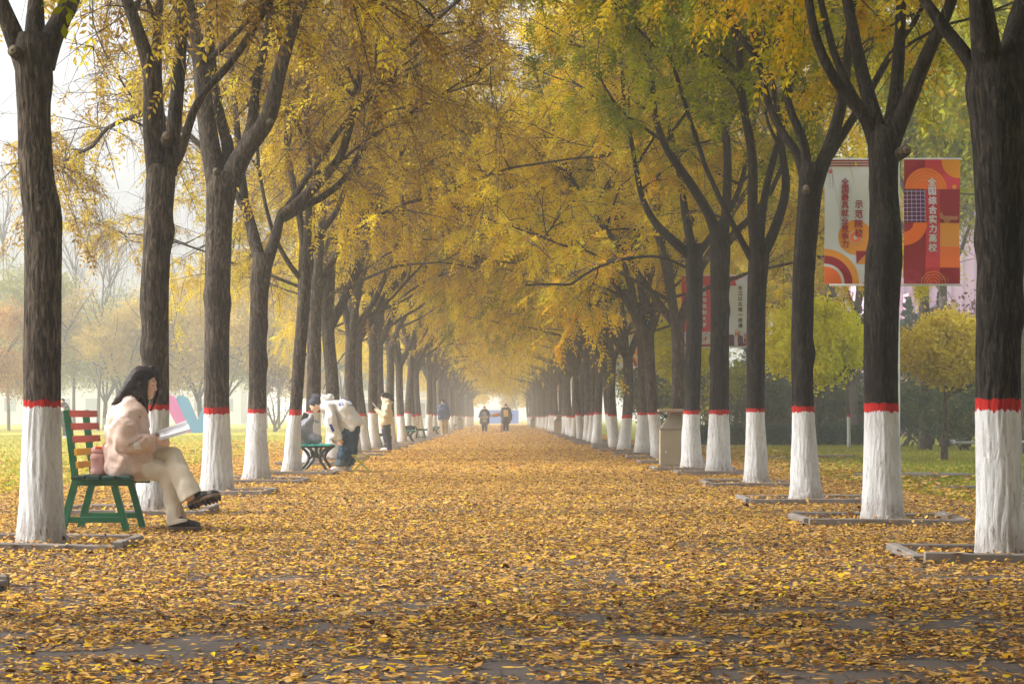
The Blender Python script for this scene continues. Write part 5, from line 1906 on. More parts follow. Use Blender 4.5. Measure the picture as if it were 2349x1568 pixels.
def slab(p0, p1, p2, p3, th, curve, n=8):
    """a page block: bottom corners p0 p1 (spine side) p2 p3 (outer side)"""
    p0, p1, p2, p3 = [np.array(p) for p in (p0, p1, p2, p3)]
    vs = []
    for lay in (0, 1):
        for i in range(n + 1):
            t = i / n
            for (a, b) in ((p0, p3), (p1, p2)):
                p = a * (1 - t) + b * t
                vs.append(p + V3(0, 0, curve * math.sin(t * math.pi) + lay * th))
    fs = []
    m = 2 * (n + 1)
    for i in range(n):
        a = 2 * i
        fs += [[a, a + 2, a + 3, a + 1], [m + a, m + a + 1, m + a + 3, m + a + 2], [a, a + m, a + m + 2, a + 2], [a + 1, a + 3, a + m + 3, a + m + 1]]
    fs += [[0, 1, m + 1, m], [m - 2, 2 * m - 2, 2 * m - 1, m - 1]]
    return vs, fs


A0, A1 = W(365, 1001, .0), W(430, 979, .03)
vs, fs = slab(A0, A1, W(435, 988, -.15), W(367, 1007, -.18), .018, .018)
MB().add(np.array(vs) - bo, fs).build('page_block', M['paper'], bk)
vs, fs = slab(A0 + V3(0, .004, 0), A1 + V3(0, .004, 0), W(424, 975, .20), W(352, 1003, .17), .016, .03)
MB().add(np.array(vs) - bo, fs).build('page_block', M['paper'], bk)
vs, fs = slab(W(364, 1001.5, .0), W(431, 979.5, .03), W(436.5, 989.5, -.155), W(366, 1008.5, -.185), .003, .014)
MB().add(np.array(vs) - bo - V3(0, 0, .004), fs).build('cover', M['patch'], bk)
mb = MB()
for i in range(9):
    t = .12 + .76 * i / 8
    a = A0 * (1 - t) + W(367, 1007, -.18) * t
    b = A1 * (1 - t) + W(435, 988, -.15) * t
    up = V3(0, 0, .0195 + .018 * math.sin(t * math.pi))
    e = V3(0, .0028, 0)
    mb.add([a * .88 + b * .12 + up - e - bo, a * .08 + b * .92 + up - e - bo, a * .08 + b * .92 + up + e - bo, a * .88 + b * .12 + up + e - bo], [[0, 1, 2, 3]])
mb.build('printed_lines', M['ink'], bk)


# ======================================================= other people, built the same way
def build_person(label, d, px0, spec, group=None):
    rt, org = root(label, px0, d, group)
    Q = lambda p: P(p[0], p[1], d + (p[2] if len(p) > 2 else 0))
    allp = [Q(p) for key in spec['pts'] for p in spec['pts'][key]]
    lo, hi = np.min(allp, 0) - V3(.26, .2, .22), np.max(allp, 0) + V3(.26, .2, .28)
    lo[2] = max(lo[2], -.03)
    res = spec.get('res', .0095)
    S = spec['pts']
    b = Solid(lo, hi, res)
    hd = Q(S['head'][0])
    q, A = head(b, hd, spec['fwd'], spec['up'], spec.get('hk', 1.0), Q(S['neck'][0]), .05)
    nb, pel = Q(S['neck'][0]), Q(S['pelvis'][0])
    mid = Q(S['belly'][0]) if 'belly' in S else (nb * .45 + pel * .55)
    b.chain([nb, mid, pel], [.09, .12, .125], .04)
    for arm in ('arm_near', 'arm_far'):
        sh, el, wr = [Q(p) for p in S[arm]]
        b.cone(nb, sh, .06, .055, .03)
        b.chain([sh, el, wr], [.05, .04, .026], .02)
        hn = spec.get(arm, ((wr - el), V3(0, 0, 1), .5, 1))
        hand(b, wr, hn[0], hn[1], hn[2], 1.05, hn[3])
    for leg in ('leg_near', 'leg_far'):
        hp, kn, an = [Q(p) for p in S[leg]]
        b.chain([pel, hp, kn, an], [.11, .085, .055, .038], .03)
    b.build('body', spec.get('skin', M['skin']), rt, org, 1)
    # top
    rt_, sl = spec['torso_r'], spec['sleeve_r']
    t = Solid(lo, hi, res)
    hem = Q(S['hem'][0]) if 'hem' in S else pel
    wd = spec.get('half_width', .09)
    line = [nb, mid, hem]
    ax = spec.get('wide', V3(0, 1, 0))
    for sg in (-1, -.4, .4, 1):
        t.chain([p + ax * wd * sg * (1 if i else .8) for i, p in enumerate(line)], rt_, .05)
    if 'extra_top' in spec:
        spec['extra_top'](t, Q)
    if 'hem_cut' in spec:
        t.half(Q(spec['hem_cut'][0]), spec['hem_cut'][1], .01)
    for arm in ('arm_near', 'arm_far'):
        sh, el, wr = [Q(p) for p in S[arm]]
        t.cone(nb, sh, sl[0] * 1.05, sl[0], .04)
        t.chain([sh, el, wr], sl, .012)
    t.rough(spec.get('fold', .010), .16, 5)
    t.rough(.0035, .08, 15)
    top = t.build(spec['top_name'], spec['top'], rt, org, 1)
    tbv = BVHTree.FromPolygons([tuple(x) for x in t.last[0]], [tuple(int(i) for i in x) for x in t.last[1]])
    # trousers
    t = Solid(lo, hi, res)
    lr = spec['leg_r']
    t.cone(pel + ax * .07, pel - ax * .07, lr[0] * 1.1, lr[0] * 1.1, .03)
    for leg in ('leg_near', 'leg_far'):
        hp, kn, an = [Q(p) for p in S[leg]]
        t.chain([hp, kn, an], lr, .015)
        t.half(an - V3(0, 0, .0), V3(0, 0, -1), .004, an - V3(0, 0, .08), lr[2] + .05)
    t.rough(.007, .14, 9)
    t.rough(.004, .07, 19)
    trs = t.build('trousers', spec['bottom'], rt, org, 1)
    # shoes
    for leg, tdir in (('leg_near', spec['toe'][0]), ('leg_far', spec['toe'][1])):
        an = Q(S[leg][2])
        tv = unit(V3(*tdir))
        hz = V3(an[0], an[1], .016) - tv * .075
        shoe('shoe', hz, hz + tv * .27, (0, 0, 1), .046, spec['shoe'], spec.get('shoe_sole', M['shoe_white']), rt, org, False, True, .07, False)
    # hair
    if 'hair' in spec:
        t = Solid(lo, hi, res * .9)
        spec['hair'](t, hd, A, Q)
        t.build(spec.get('hair_name', 'hair'), spec.get('hair_mat', M['hair']), rt, org, 1)
    return rt, org, top, tbv, Q, trs, q


def cap_hair(t, hd, A, back=0.0, cut=True, k=1.0):
    f, s, u = A
    t.ell(hd + f * -.012 * k + u * .026 * k, (.104 * k, .084 * k, .098 * k), A, .02)
    if cut:
        t.ell(hd + f * .112 * k - u * .045 * k, (.085 * k, .14 * k, .100 * k), A, .012, True)
        t.ell(hd - u * .12 * k + f * .03, (.13, .13, .06), A, .01, True)


# --- bending over the teal bench
d = 36.0
def hood(t, Q):
    t.chain([Q((746, 934, -.085)), Q((744, 920, -.05)), Q((744, 914, 0)), Q((744, 920, .05)), Q((746, 934, .085))], [.042, .052, .055, .052, .042], .03)
    t.chain([Q((752, 915, -.05)), Q((758, 910, 0)), Q((752, 915, .05))], [.045, .055, .045], .02)
    t.chain([Q((770, 945, 0)), Q((780, 972, -.04)), Q((784, 998, -.05))], [.15, .14, .085], .06)
    t.cone(Q((766, 1000, -.30)), Q((776, 1010, -.26)), .045, .04, .02)
    t.cone(Q((757, 968, -.37)), Q((770, 984, -.37)), .014, .01, .03, True)
    t.cone(Q((764, 960, -.36)), Q((779, 962, -.30)), .012, .008, .03, True)
    t.cone(Q((775, 985, -.33)), Q((790, 965, -.20)), .014, .008, .03, True)


def bun_hair(t, hd, A, Q):
    cap_hair(t, hd, A)
    t.ell(Q((727, 911, 0)), (.075, .07, .055), None, .03)
    t.ell(Q((721, 908, 0)), (.05, .05, .04), None, .02)


spec = dict(pts=dict(head=[(722.5, 927.5)], neck=[(748, 931)], belly=[(788, 940)], pelvis=[(805, 980)], hem=[(810, 975)],
                     arm_near=[(757, 936, -.20), (760, 970, -.29), (777, 1003, -.24)], arm_far=[(757, 938, .20), (757, 970, .26), (765, 1000, .24)],
                     leg_near=[(803, 988, -.09), (793, 1030, -.09), (784, 1067, -.09)], leg_far=[(806, 988, .10), (803, 1030, .10), (795, 1067, .10)]),
            fwd=V3(-.80, -.10, -.60), up=V3(-.62, 0, .78), hk=.98, torso_r=[.085, .148, .16], sleeve_r=[.085, .088, .070], half_width=.105,
            leg_r=[.135, .122, .110], top_name='hoodie', top=M['white_cloth'], bottom=M['denim'], toe=[(-1, -.15, 0), (-1, -.1, 0)], shoe=M['shoe_white'],
            hair=bun_hair, hair_mat=M['slate_cloth'], extra_top=hood, hem_cut=[(806, 989), V3(.58, 0, -.81)],
            arm_near=(V3(.1, .1, -1), V3(.5, .8, 0), .5, 1), arm_far=(V3(.1, .1, -1), V3(.5, -.8, 0), .5, 1), res=.0088)
rt, org, top, tbv, Q, trs, q = build_person('person in a white hooded sweatshirt and blue jeans bending over the teal bench', d, 790, spec)
pts, fs = quad_grid([(758.5, 972.5), (764, 971.5), (771.5, 987.5), (766, 990)], 3, 5)
decal('blue_patch', pts, fs, tbv, M['blue_cloth'], top, org, d, .008, 'blue cuff patch')
# a small outlined butterfly and a scrap of script on the back
wing = [(777, 926), (781, 924.5), (783, 922), (786.5, 922), (789.5, 925), (789, 929), (786, 930.5), (783.5, 930), (782, 931), (780, 928)]
wi = [(779.5, 926.2), (782, 925.8), (784, 923.6), (786.3, 923.6), (788, 925.6), (787.4, 928), (785.4, 928.8), (783.2, 928), (782.4, 928.6), (781.2, 927)]
n = len(wing)
decal('butterfly_print', wing + wi, [[i, (i + 1) % n, n + (i + 1) % n, n + i] for i in range(n)], tbv, M['blue_cloth'], top, org, d, .008)
v, f = text_geo('Just', 8.5, .12)
if len(v):
    decal('script_print', [(808.5 + .95 * x[0] + .12 * x[1], 928 - x[1] + .42 * x[0]) for x in v], f, tbv, M['blue_cloth'], top, org, d, .008)
v, f = text_geo('R', 6, .10)
if len(v):
    decal('letter_print', [(768.5 + x[0], 914.5 - x[1]) for x in v], f, tbv, M['blue_cloth'], top, org, d, .008)
wv = [(784, 912), (789, 914), (794, 917.5), (800, 918), (806, 920)]
decal('swirl_print', [(x, y - .8) for x, y in wv] + [(x, y + .8) for x, y in wv], [[i, i + 1, i + 6, i + 5] for i in range(4)], tbv, M['blue_cloth'], top, org, d, .008)
t_ = Solid(Q((760, 1090, -.3)), Q((830, 1050, .3)), .009)
for leg in ('leg_near', 'leg_far'):
    an = Q(spec['pts'][leg][2])
    t_.cone(an + V3(0, 0, .005), an + V3(.012, 0, .07), .122, .124, .01)
    t_.half(an - V3(0, 0, .002), V3(0, 0, -1), .004)
    t_.half(an + V3(0, 0, .085), V3(.2, 0, 1), .004)
t_.build('turned_cuffs', M['denim_dark'], trs, org)

# --- standing girl reading, facing left
d = 57.6
def pony(t, hd, A, Q):
    cap_hair(t, hd, A)
    f, s, u = A
    t.chain([hd - f * .10 + u * .05, Q((897, 910)), Q((900.5, 917)), Q((902.5, 922))], [.04, .05, .038, .012], .03)


spec = dict(pts=dict(head=[(881.5, 910.5)], neck=[(887, 922)], belly=[(886, 948)], pelvis=[(886, 974)], hem=[(885, 966)],
                     arm_near=[(890, 929, -.17), (884, 952, -.22), (870, 944, -.12)], arm_far=[(888, 929, .17), (880, 952, .20), (867, 944, .08)],
                     leg_near=[(887, 982, -.08), (891, 1004, -.08), (893, 1031, -.08)], leg_far=[(884, 982, .08), (886, 1005, .08), (889, 1030, .08)]),
            fwd=V3(-.93, -.12, -.30), up=V3(-.30, 0, .95), torso_r=[.10, .135, .145], sleeve_r=[.08, .085, .058], half_width=.09,
            leg_r=[.10, .078, .066], top_name='jacket', top=M['cream_cloth'], bottom=M['black_cloth'], toe=[(-1, -.15, 0), (-1, -.05, 0)], shoe=M['shoe_white'],
            hair=pony, hem_cut=[(885, 975), V3(.15, 0, -1)],
            arm_near=(V3(-.8, .1, .6), V3(.2, .9, .3), .75, 1), arm_far=(V3(-.8, -.1, .6), V3(.2, -.9, .3), .75, 1))
rt, org, top, tbv, Q, trs, q = build_person('girl in a cream jacket and black trousers standing and reading a book', d, 888, spec)
MB().lathe([(.0, 0), (.125, 0), (.13, .02), (.125, .04), (0, .04)], c=tuple(Q((885.5, 978)) - org), sides=18).build('shirt_hem', M['blue_cloth'], rt)
s = Solid(Q((880, 930, -.2)), Q((905, 912, .2)), .01)
s.chain([Q((886, 919, -.08)), Q((892, 919, -.06)), Q((896, 922, 0)), Q((892, 919, .06)), Q((886, 919, .08))], [.025, .035, .05, .035, .025], .02)
s.build('hood', M['white_cloth'], rt, org)
bo = Q((864, 932))
bk = thing('book', 'open pale book held up by the standing girl', 'book', tuple(bo))
for (dx, th) in ((0, 0), (-4.5, .03)):
    a, b = Q((871 + dx * .2, 941.5, -.07)), Q((856 + dx * .5, 927 - (4 if dx else 0), -.07))
    n_ = unit(V3(-(b - a)[2], 0, (b - a)[0]))
    c = (a + b) / 2 + V3(0, .06, 0) - bo
    MB().bar(a + V3(0, .06, 0) - bo, b + V3(0, .06, 0) - bo, .016, .19, 0, (0, 1, 0), .003).build('page_block', M['paper'], bk)

# --- man seen from behind
d = 110.0
def short(t, hd, A, Q):
    f, s, u = A
    t.ell(hd + f * -.012 + u * .022, (.106, .086, .102), A, .02)
    t.ell(hd + f * .115 - u * .05, (.085, .14, .105), A, .012, True)
    t.cone(hd - f * .06 - u * .03, hd - f * .05 - u * .06, .05, .045, .03)


spec = dict(pts=dict(head=[(1016.0, 920)], neck=[(1016.5, 930)], belly=[(1017, 944)], pelvis=[(1018, 959)], hem=[(1017.5, 957)],
                     arm_near=[(1007.5, 933.5, 0), (1005.5, 945, -.04), (1008, 956, -.06)], arm_far=[(1026, 933.5, 0), (1029, 945, -.04), (1027.5, 955.5, -.10)],
                     leg_near=[(1014.5, 964, 0), (1014.5, 979, 0), (1015, 994.5, 0)], leg_far=[(1021.5, 964, 0), (1022.5, 979, .03), (1023, 994.5, 0)]),
            fwd=V3(-.35, .92, -.15), up=V3(0, .1, 1), torso_r=[.12, .17, .175], sleeve_r=[.095, .09, .07], half_width=.13, wide=V3(1, 0, 0),
            leg_r=[.12, .10, .085], top_name='coat', top=M['navy_cloth'], bottom=M['khaki_cloth'], toe=[(-.2, 1, 0), (.2, 1, 0)], shoe=M['shoe_white'],
            hair=short, hem_cut=[(1017, 962), V3(0, 0, -1)], res=.011)
build_person('man in a navy padded coat and khaki trousers seen from behind on the left', d, 1017, spec)

# --- two sweepers walking towards the viewer
def head_scarf(t, hd, A, Q):
    f, s, u = A
    t.ell(hd + f * -.012 + u * .030, (.112, .092, .100), A, .02)
    t.ell(hd + f * .118 - u * .045, (.085, .10, .10), A, .012, True)


def walker(px, d, top_y, foot_y, label, top, front, hairmat, dress, shoe_m, arms, k=1.0):
    h = foot_y - top_y
    Y = lambda t: top_y + h * t
    w = h
    spec = dict(pts=dict(head=[(px, Y(.075))], neck=[(px, Y(.175), 0)], belly=[(px, Y(.34))], pelvis=[(px, Y(.52))], hem=[(px, Y(.60))],
                         arm_near=arms[0], arm_far=arms[1],
                         leg_near=[(px - .055 * w, Y(.56)), (px - .055 * w, Y(.76), -.04), (px - .055 * w, Y(.965), .0)], leg_far=[(px + .06 * w, Y(.56)), (px + .055 * w, Y(.76), .02), (px + .055 * w, Y(.965), .05)]),
                fwd=V3(.05, -.98, -.12), up=V3(0, 0, 1), hk=1.0, torso_r=[.11, .15, .175], sleeve_r=[.085, .08, .06], half_width=.12, wide=V3(1, 0, 0),
                leg_r=[.105, .085, .07], top_name='coat', top=top, bottom=M['dark_cloth'], toe=[(-.15, -1, 0), (.2, -1, 0)], shoe=shoe_m,
                hair=head_scarf, hair_name='head_cover', hair_mat=hairmat, hem_cut=[(px, Y(.68)), V3(0, 0, -1)], res=.011)
    rt, org, tp, tbv, Q, trs, q = build_person(label, d, px, spec, 'sweepers walking down the avenue')
    pts, fs = quad_grid([(px - .075 * w, Y(.20)), (px + .075 * w, Y(.20)), (px + .085 * w, Y(dress)), (px - .085 * w, Y(dress))], 4, 8)
    decal('front_panel', pts, fs, tbv, front, tp, org, d, .035)
    return rt, org, Q


wl, org, Q = walker(1111, 130.0, 931, 991.5, 'sweeper in a red head cover holding a long broom across the body', M['dark_cloth'], M['grey_cloth'], M['red_cloth'], .60, M['purple_cloth'],
                    ([(1103.5, 944, 0), (1100.5, 955, -.05), (1106, 957, -.22)], [(1118.5, 944, 0), (1121.5, 954, -.1), (1119, 956, -.26)]))
a, b = P(1100.5, 957.5, 129.7), P(1150, 948.5, 129.6)
bo = (a + b) / 2
t = thing('broom', 'long straw broom carried level by the sweeper in the red head cover', 'broom', tuple(bo))
c = a + (b - a) * .62
MB().tube([a - bo, c - bo], np.full(2, .018), 8).build('handle', M['wood_brown'], t)
MB().tube(spline([c - bo - (b - a) * .14, c - bo, (c + b) / 2 - bo, b - bo], 10), [.02, .045, .075, .10, .115, .12, .12, .11, .09, .05], 10).build('brush', M['straw'], t)
walker(1160, 128.0, 926, 992, 'sweeper in a long dark coat over a tan top, a broom hanging from one hand', M['dark_cloth'], M['tan_cloth'], M['hair'], .44, M['shoe_white'],
       ([(1152, 939, 0), (1150, 951, -.03), (1151, 961, -.06)], [(1168, 939, 0), (1171.5, 951, -.02), (1171.5, 962, -.05)]))
a, b = P(1151, 956, 127.8), P(1148.5, 991.5, 127.7)
bo = b.copy()
bo[2] = 0
t = thing('broom', 'straw broom hanging upright beside the sweeper in the long dark coat', 'broom', tuple(bo))
c = a + (b - a) * .55
MB().tube([a - bo, c - bo], np.full(2, .018), 8).build('handle', M['wood_brown'], t)
MB().tube(spline([a + (b - a) * .4 - bo, c - bo, (c + b) / 2 - bo, b - bo], 10), [.02, .03, .06, .085, .10, .115, .125, .13, .13, .12], 10).build('brush', M['straw'], t)

# --- person with a cup far left, half behind the thick front tree
d = 93.0
spec = dict(pts=dict(head=[(143.5, 919.5)], neck=[(145, 929)], belly=[(147, 945)], pelvis=[(149, 962)], hem=[(149, 966)],
                     arm_near=[(153, 933, -.12), (157, 946, -.12), (148, 940, -.28)], arm_far=[(138, 933, .12), (137, 946, .05), (142, 940, -.2)],
                     leg_near=[(152, 968), (153, 985), (152.5, 1002)], leg_far=[(146, 968), (148, 985), (147, 1002)]),
            fwd=V3(-.3, -.93, -.1), up=V3(0, 0, 1), torso_r=[.115, .16, .17], sleeve_r=[.09, .085, .065], half_width=.11, wide=V3(.9, .3, 0),
            leg_r=[.11, .085, .07], top_name='coat', top=M['dark_cloth'], bottom=M['dark_cloth'], toe=[(-.2, -1, 0), (.1, -1, 0)], shoe=M['shoe_white'],
            hair=short, hem_cut=[(149, 976), V3(0, 0, -1)], res=.011)
rt, org, top, tbv, Q, trs, q = build_person('person in a dark coat holding a cup, seen past the front tree', d, 148, spec)
p = Q((144, 937, -.34))
t = thing('cup', 'white and red cup in the hands of the person past the front tree', 'cup', tuple(p - V3(0, 0, .1)))
MB().lathe([(0, 0), (.055, 0), (.07, .14), (0, .14)], sides=16).build('beaker', M['white_paint'], t)
MB().lathe([(0, .14), (.076, .14), (.076, .165), (.05, .185), (0, .185)], sides=16).build('lid', M['red_cloth'], t)
# ------------------------------------------------------------------ background vegetation and buildings
def blob_leaves(rg, centre, rad, n, size, shell=.55, flat=1.0, clump=26, quad=True, up=0.0):
    """leaf-sized faces gathered in clumps through an uneven ellipsoid"""
    cd = unit(rg.normal(size=(clump, 3)))
    cr = rg.uniform(shell, 1.0, clump)
    cc = cd * cr[:, None] * np.array(rad) * .82
    w = rg.uniform(.5, 1.3, clump)
    i = rg.choice(clump, n, p=w / w.sum())
    off = rg.normal(size=(n, 3)) * np.array(rad) * .23 * rg.uniform(.6, 1.25, clump)[i][:, None]
    p = cc[i] + off + np.array(centre)
    nrm = unit(rg.normal(size=(n, 3)) + cd[i] * .6 + np.array([[0, 0, .4]]))
    u = unit(np.cross(nrm, rg.normal(size=(n, 3))))
    w2 = np.cross(nrm, u)
    L = size * rg.lognormal(0, .3, n)[:, None]
    V = np.stack([p - u * L, p + w2 * L * .55 + u * L * .1, p + u * L - np.array([[0, 0, .25]]) * L, p - w2 * L * .55 + u * L * .1], 1).reshape(-1, 3)
    F = np.arange(4 * n).reshape(-1, 4)
    col = np.clip(.45 * rg.random(clump)[i] + .45 * rg.random(n) + .1 + up * off[:, 2] / rad[2], 0, 1)
    return V, F, col


def join(parts):
    V, F, C, n = [], [], [], 0
    for v, f, c in parts:
        V.append(v)
        F.append(f + n)
        C.append(c)
        n += len(v)
    return np.concatenate(V), np.concatenate(F), np.concatenate(C)


def limb_wood(rg, h, fork, r, spread, n, bark, painted_sides=12):
    tw = Wood()
    zz = np.linspace(-.03, fork, 12)
    ph = rg.uniform(0, 6, 2)
    path = np.stack([.05 * np.sin(zz + ph[0]), .05 * np.sin(zz * .8 + ph[1]), zz], 1)
    v, f = trunk_geo(path, r * (1 + .35 * np.exp(-zz / .3)) * (1 - .08 * zz / fork), painted_sides, rg)
    tw.add(v, f)
    for k in range(n):
        az = k * 6.283 / n + rg.normal(0, .3)
        d = np.array([math.cos(az) * spread, math.sin(az) * spread, 1.0])
        lp = grow(path[-1] - UP * rg.uniform(.05, fork * .25), d, (h - fork) * rg.uniform(.7, .95), 8, rg, .12, .03)
        v, f = tube_geo(lp, np.linspace(r * .6, .015, 8), 7)
        tw.add(v, f)
        for q in range(3):
            j = rg.integers(2, 6)
            bp = grow(lp[j], unit(lp[j + 1] - lp[j]) + rg.normal(0, .6, 3), (h - fork) * .35, 5, rg, .15, .03)
            v, f = tube_geo(bp, np.linspace(r * .22, .008, 5), 5)
            tw.add(v, f)
    return tw


def round_tree(seed, h, fork, r, rad, leaf, n, size, bark='bark', blobs=6, spread=.55):
    rg = np.random.default_rng(seed)
    tw = limb_wood(rg, h, fork, r, spread, 5, bark)
    parts = []
    cz = (h + fork) / 2
    for k in range(blobs):
        c = np.array([rg.normal(0, .42) * rad, rg.normal(0, .42) * rad, cz + rg.uniform(-.36, .36) * (h - fork)])
        rr = rad * rg.uniform(.42, .72)
        parts.append(blob_leaves(rg, c, (rr, rr, rr * rg.uniform(.7, 1.0)), n // blobs, size, .3, clump=22))
    v, f, c = join(parts)
    return tw.mesh('wood', [M[bark]]), np_mesh('leaves', v, f, M[leaf], rnd=c)


def put2(meshes, name, label, loc, rz=0, scale=(1, 1, 1), group=None, cat='tree'):
    t = thing(name, label, cat, loc, rz, group)
    t.scale = scale
    link('trunk', meshes[0], t)
    link('crown', meshes[1], t)
    return t


# trees beyond the left lawn, in hazy rows
kinds = [round_tree(700, 11.5, 2.4, .17, 3.6, 'leaf_bg_green', 26000, .09, blobs=12),
         round_tree(701, 10.6, 2.3, .16, 3.5, 'leaf_bg_gold', 26000, .09, blobs=12),
         round_tree(702, 9.5, 2.2, .15, 3.2, 'leaf_bg_orange', 26000, .075, blobs=11),
         round_tree(703, 12.5, 2.6, .18, 3.4, 'leaf_bg_gold', 26000, .09, blobs=12)]
rg = np.random.default_rng(77)
spots = []
for row, (d, step) in enumerate(((112, 5.0), (138, 5.0), (158, 5.0), (180, 6))):
    x = -44.0 if row else -26.5
    xe = (-23.6, -12.5, -11.5, -11)[row]
    while x < xe:
        spots.append((x + rg.normal(0, .5), d + rg.normal(0, 1.6), row))
        x += step * rg.uniform(.8, 1.2)
tint = ['green leaved', 'golden', 'rust orange', 'tall golden']
for i, (x, d, row) in enumerate(spots):
    px = CXP + x * FOC / d
    j = 2 if row == 0 or (px < 30 and row == 1) else int(rg.choice([0, 1, 1, 3, 0]))
    if 100 < px < 230 and row > 0:
        j = 0
    s = rg.uniform(.85, 1.08) if j != 2 else rg.uniform(.75, .95)
    where = 'left of the thick front tree' if px < 60 else 'between the front tree and the woman' if px < 330 else 'behind the letter sculptures' if px < 480 else 'beyond the left lawn towards the pale building'
    put2(kinds[j], 'lawn_tree', 'hazy %s tree with white painted foot %s' % (tint[j], where), (x, d, 0), rg.uniform(0, 6.28), (s, s, s * rg.uniform(.92, 1.08)), 'hazy %s trees %s' % (tint[j], where))

# thin bare poplars far behind them
def bare_tree(seed, h, n, spread):
    rg = np.random.default_rng(seed)
    w = Wood()
    lp = grow((0, 0, 0), (0, 0, 1), h, 14, rg, .02)
    v, f = tube_geo(lp, np.linspace(.13, .02, 14), 7)
    w.add(v, f)
    br = Wood()
    for k in range(n):
        j = rg.integers(3, 13)
        az = rg.uniform(0, 6.28)
        bp = grow(lp[j], (math.cos(az) * spread, math.sin(az) * spread, 1), h * rg.uniform(.15, .35), 7, rg, .08, .03)
        v, f = tube_geo(bp, np.linspace(.05, .01, 7), 5)
        br.add(v, f)
        for q in range(5):
            m = rg.integers(1, 6)
            tp = grow(bp[m], unit(bp[m + 1] - bp[m]) + rg.normal(0, .45, 3), h * .09, 4, rg, .15, .02)
            v, f = tube_geo(tp, np.linspace(.02, .006, 4), 4)
            br.add(v, f)
    return w.mesh('trunk', M['bark_plain']), br.mesh('branches', M['bark_plain'])


bare = [bare_tree(811, 15, 26, .45), bare_tree(812, 13.5, 24, .5)]
for i, (px, d) in enumerate([(20, 150), (170, 158), (225, 150), (268, 160), (640, 175), (690, 168)]):
    t = thing('bare_poplar', ['bare thin poplar at the left edge behind the orange trees', 'bare thin poplar just right of the front tree against the white sky', 'bare thin poplar between front tree and the second tree', 'bare faint poplar left of the second tree', 'bare faint poplar behind the fourth tree of the left row', 'bare faint poplar beside the slim leaning tree'][i], 'tree', (P(px, 900, d)[0], d, 0), i * 1.3)
    link('trunk', bare[i % 2][0], t)
    link('branches', bare[i % 2][1], t)

# a small many-stemmed plum on the lawn
rg = np.random.default_rng(91)
w = Wood()
for k in range(5):
    az = k * 1.26 + .4
    lp = grow((0, 0, .35 if k else -.02), (math.cos(az) * .6, math.sin(az) * .6, 1), 2.9, 9, rg, .14, .02)
    v, f = tube_geo(lp, np.linspace(.075, .01, 9), 7)
    w.add(v, f)
    for q in range(7):
        j = rg.integers(2, 8)
        bp = grow(lp[j], unit(lp[j + 1] - lp[j]) + rg.normal(0, .6, 3), 1.1, 6, rg, .15, .02)
        v, f = tube_geo(bp, np.linspace(.022, .006, 6), 4)
        w.add(v, f)
v, f = tube_geo([(0, 0, -.03), (0, 0, .45)], [.13, .10], 10)
w.add(v, f)
d = 136.0
v, f, c = blob_leaves(rg, (0, 0, 2.9), (1.5, 1.5, 1.2), 1500, .05, .2)
put2((w.mesh('plum', M['bark_plain']), np_mesh('plum_leaves', v, f, M['leaf_purple'], rnd=c)), 'plum_tree', 'small spreading plum tree with thin purple leaves on the left lawn', (P(630, 990, d)[0], d, 0))

# trees closing the far end, behind the hoarding
ends = round_tree(720, 9.5, 2.6, .16, 3.4, 'leaf_mid', 9000, .15, blobs=9)
ends2 = round_tree(721, 8.0, 2.2, .16, 3.2, 'leaf_bg_gold', 9000, .15, blobs=9)
for i, (px, d) in enumerate([(1185, 345), (1170, 356), (1228, 350), (1050, 345), (1010, 340), (1270, 350), (1068, 305), (1228, 300), (1072, 285), (1218, 280)]):
    put2(ends if i % 2 == 0 else ends2, 'lawn_tree', 'very faint golden tree closing the far end of the avenue', (P(px, 960, d)[0], d, 0), i * 1.1, (1, 1, 1), 'faint trees at the far end of the avenue')

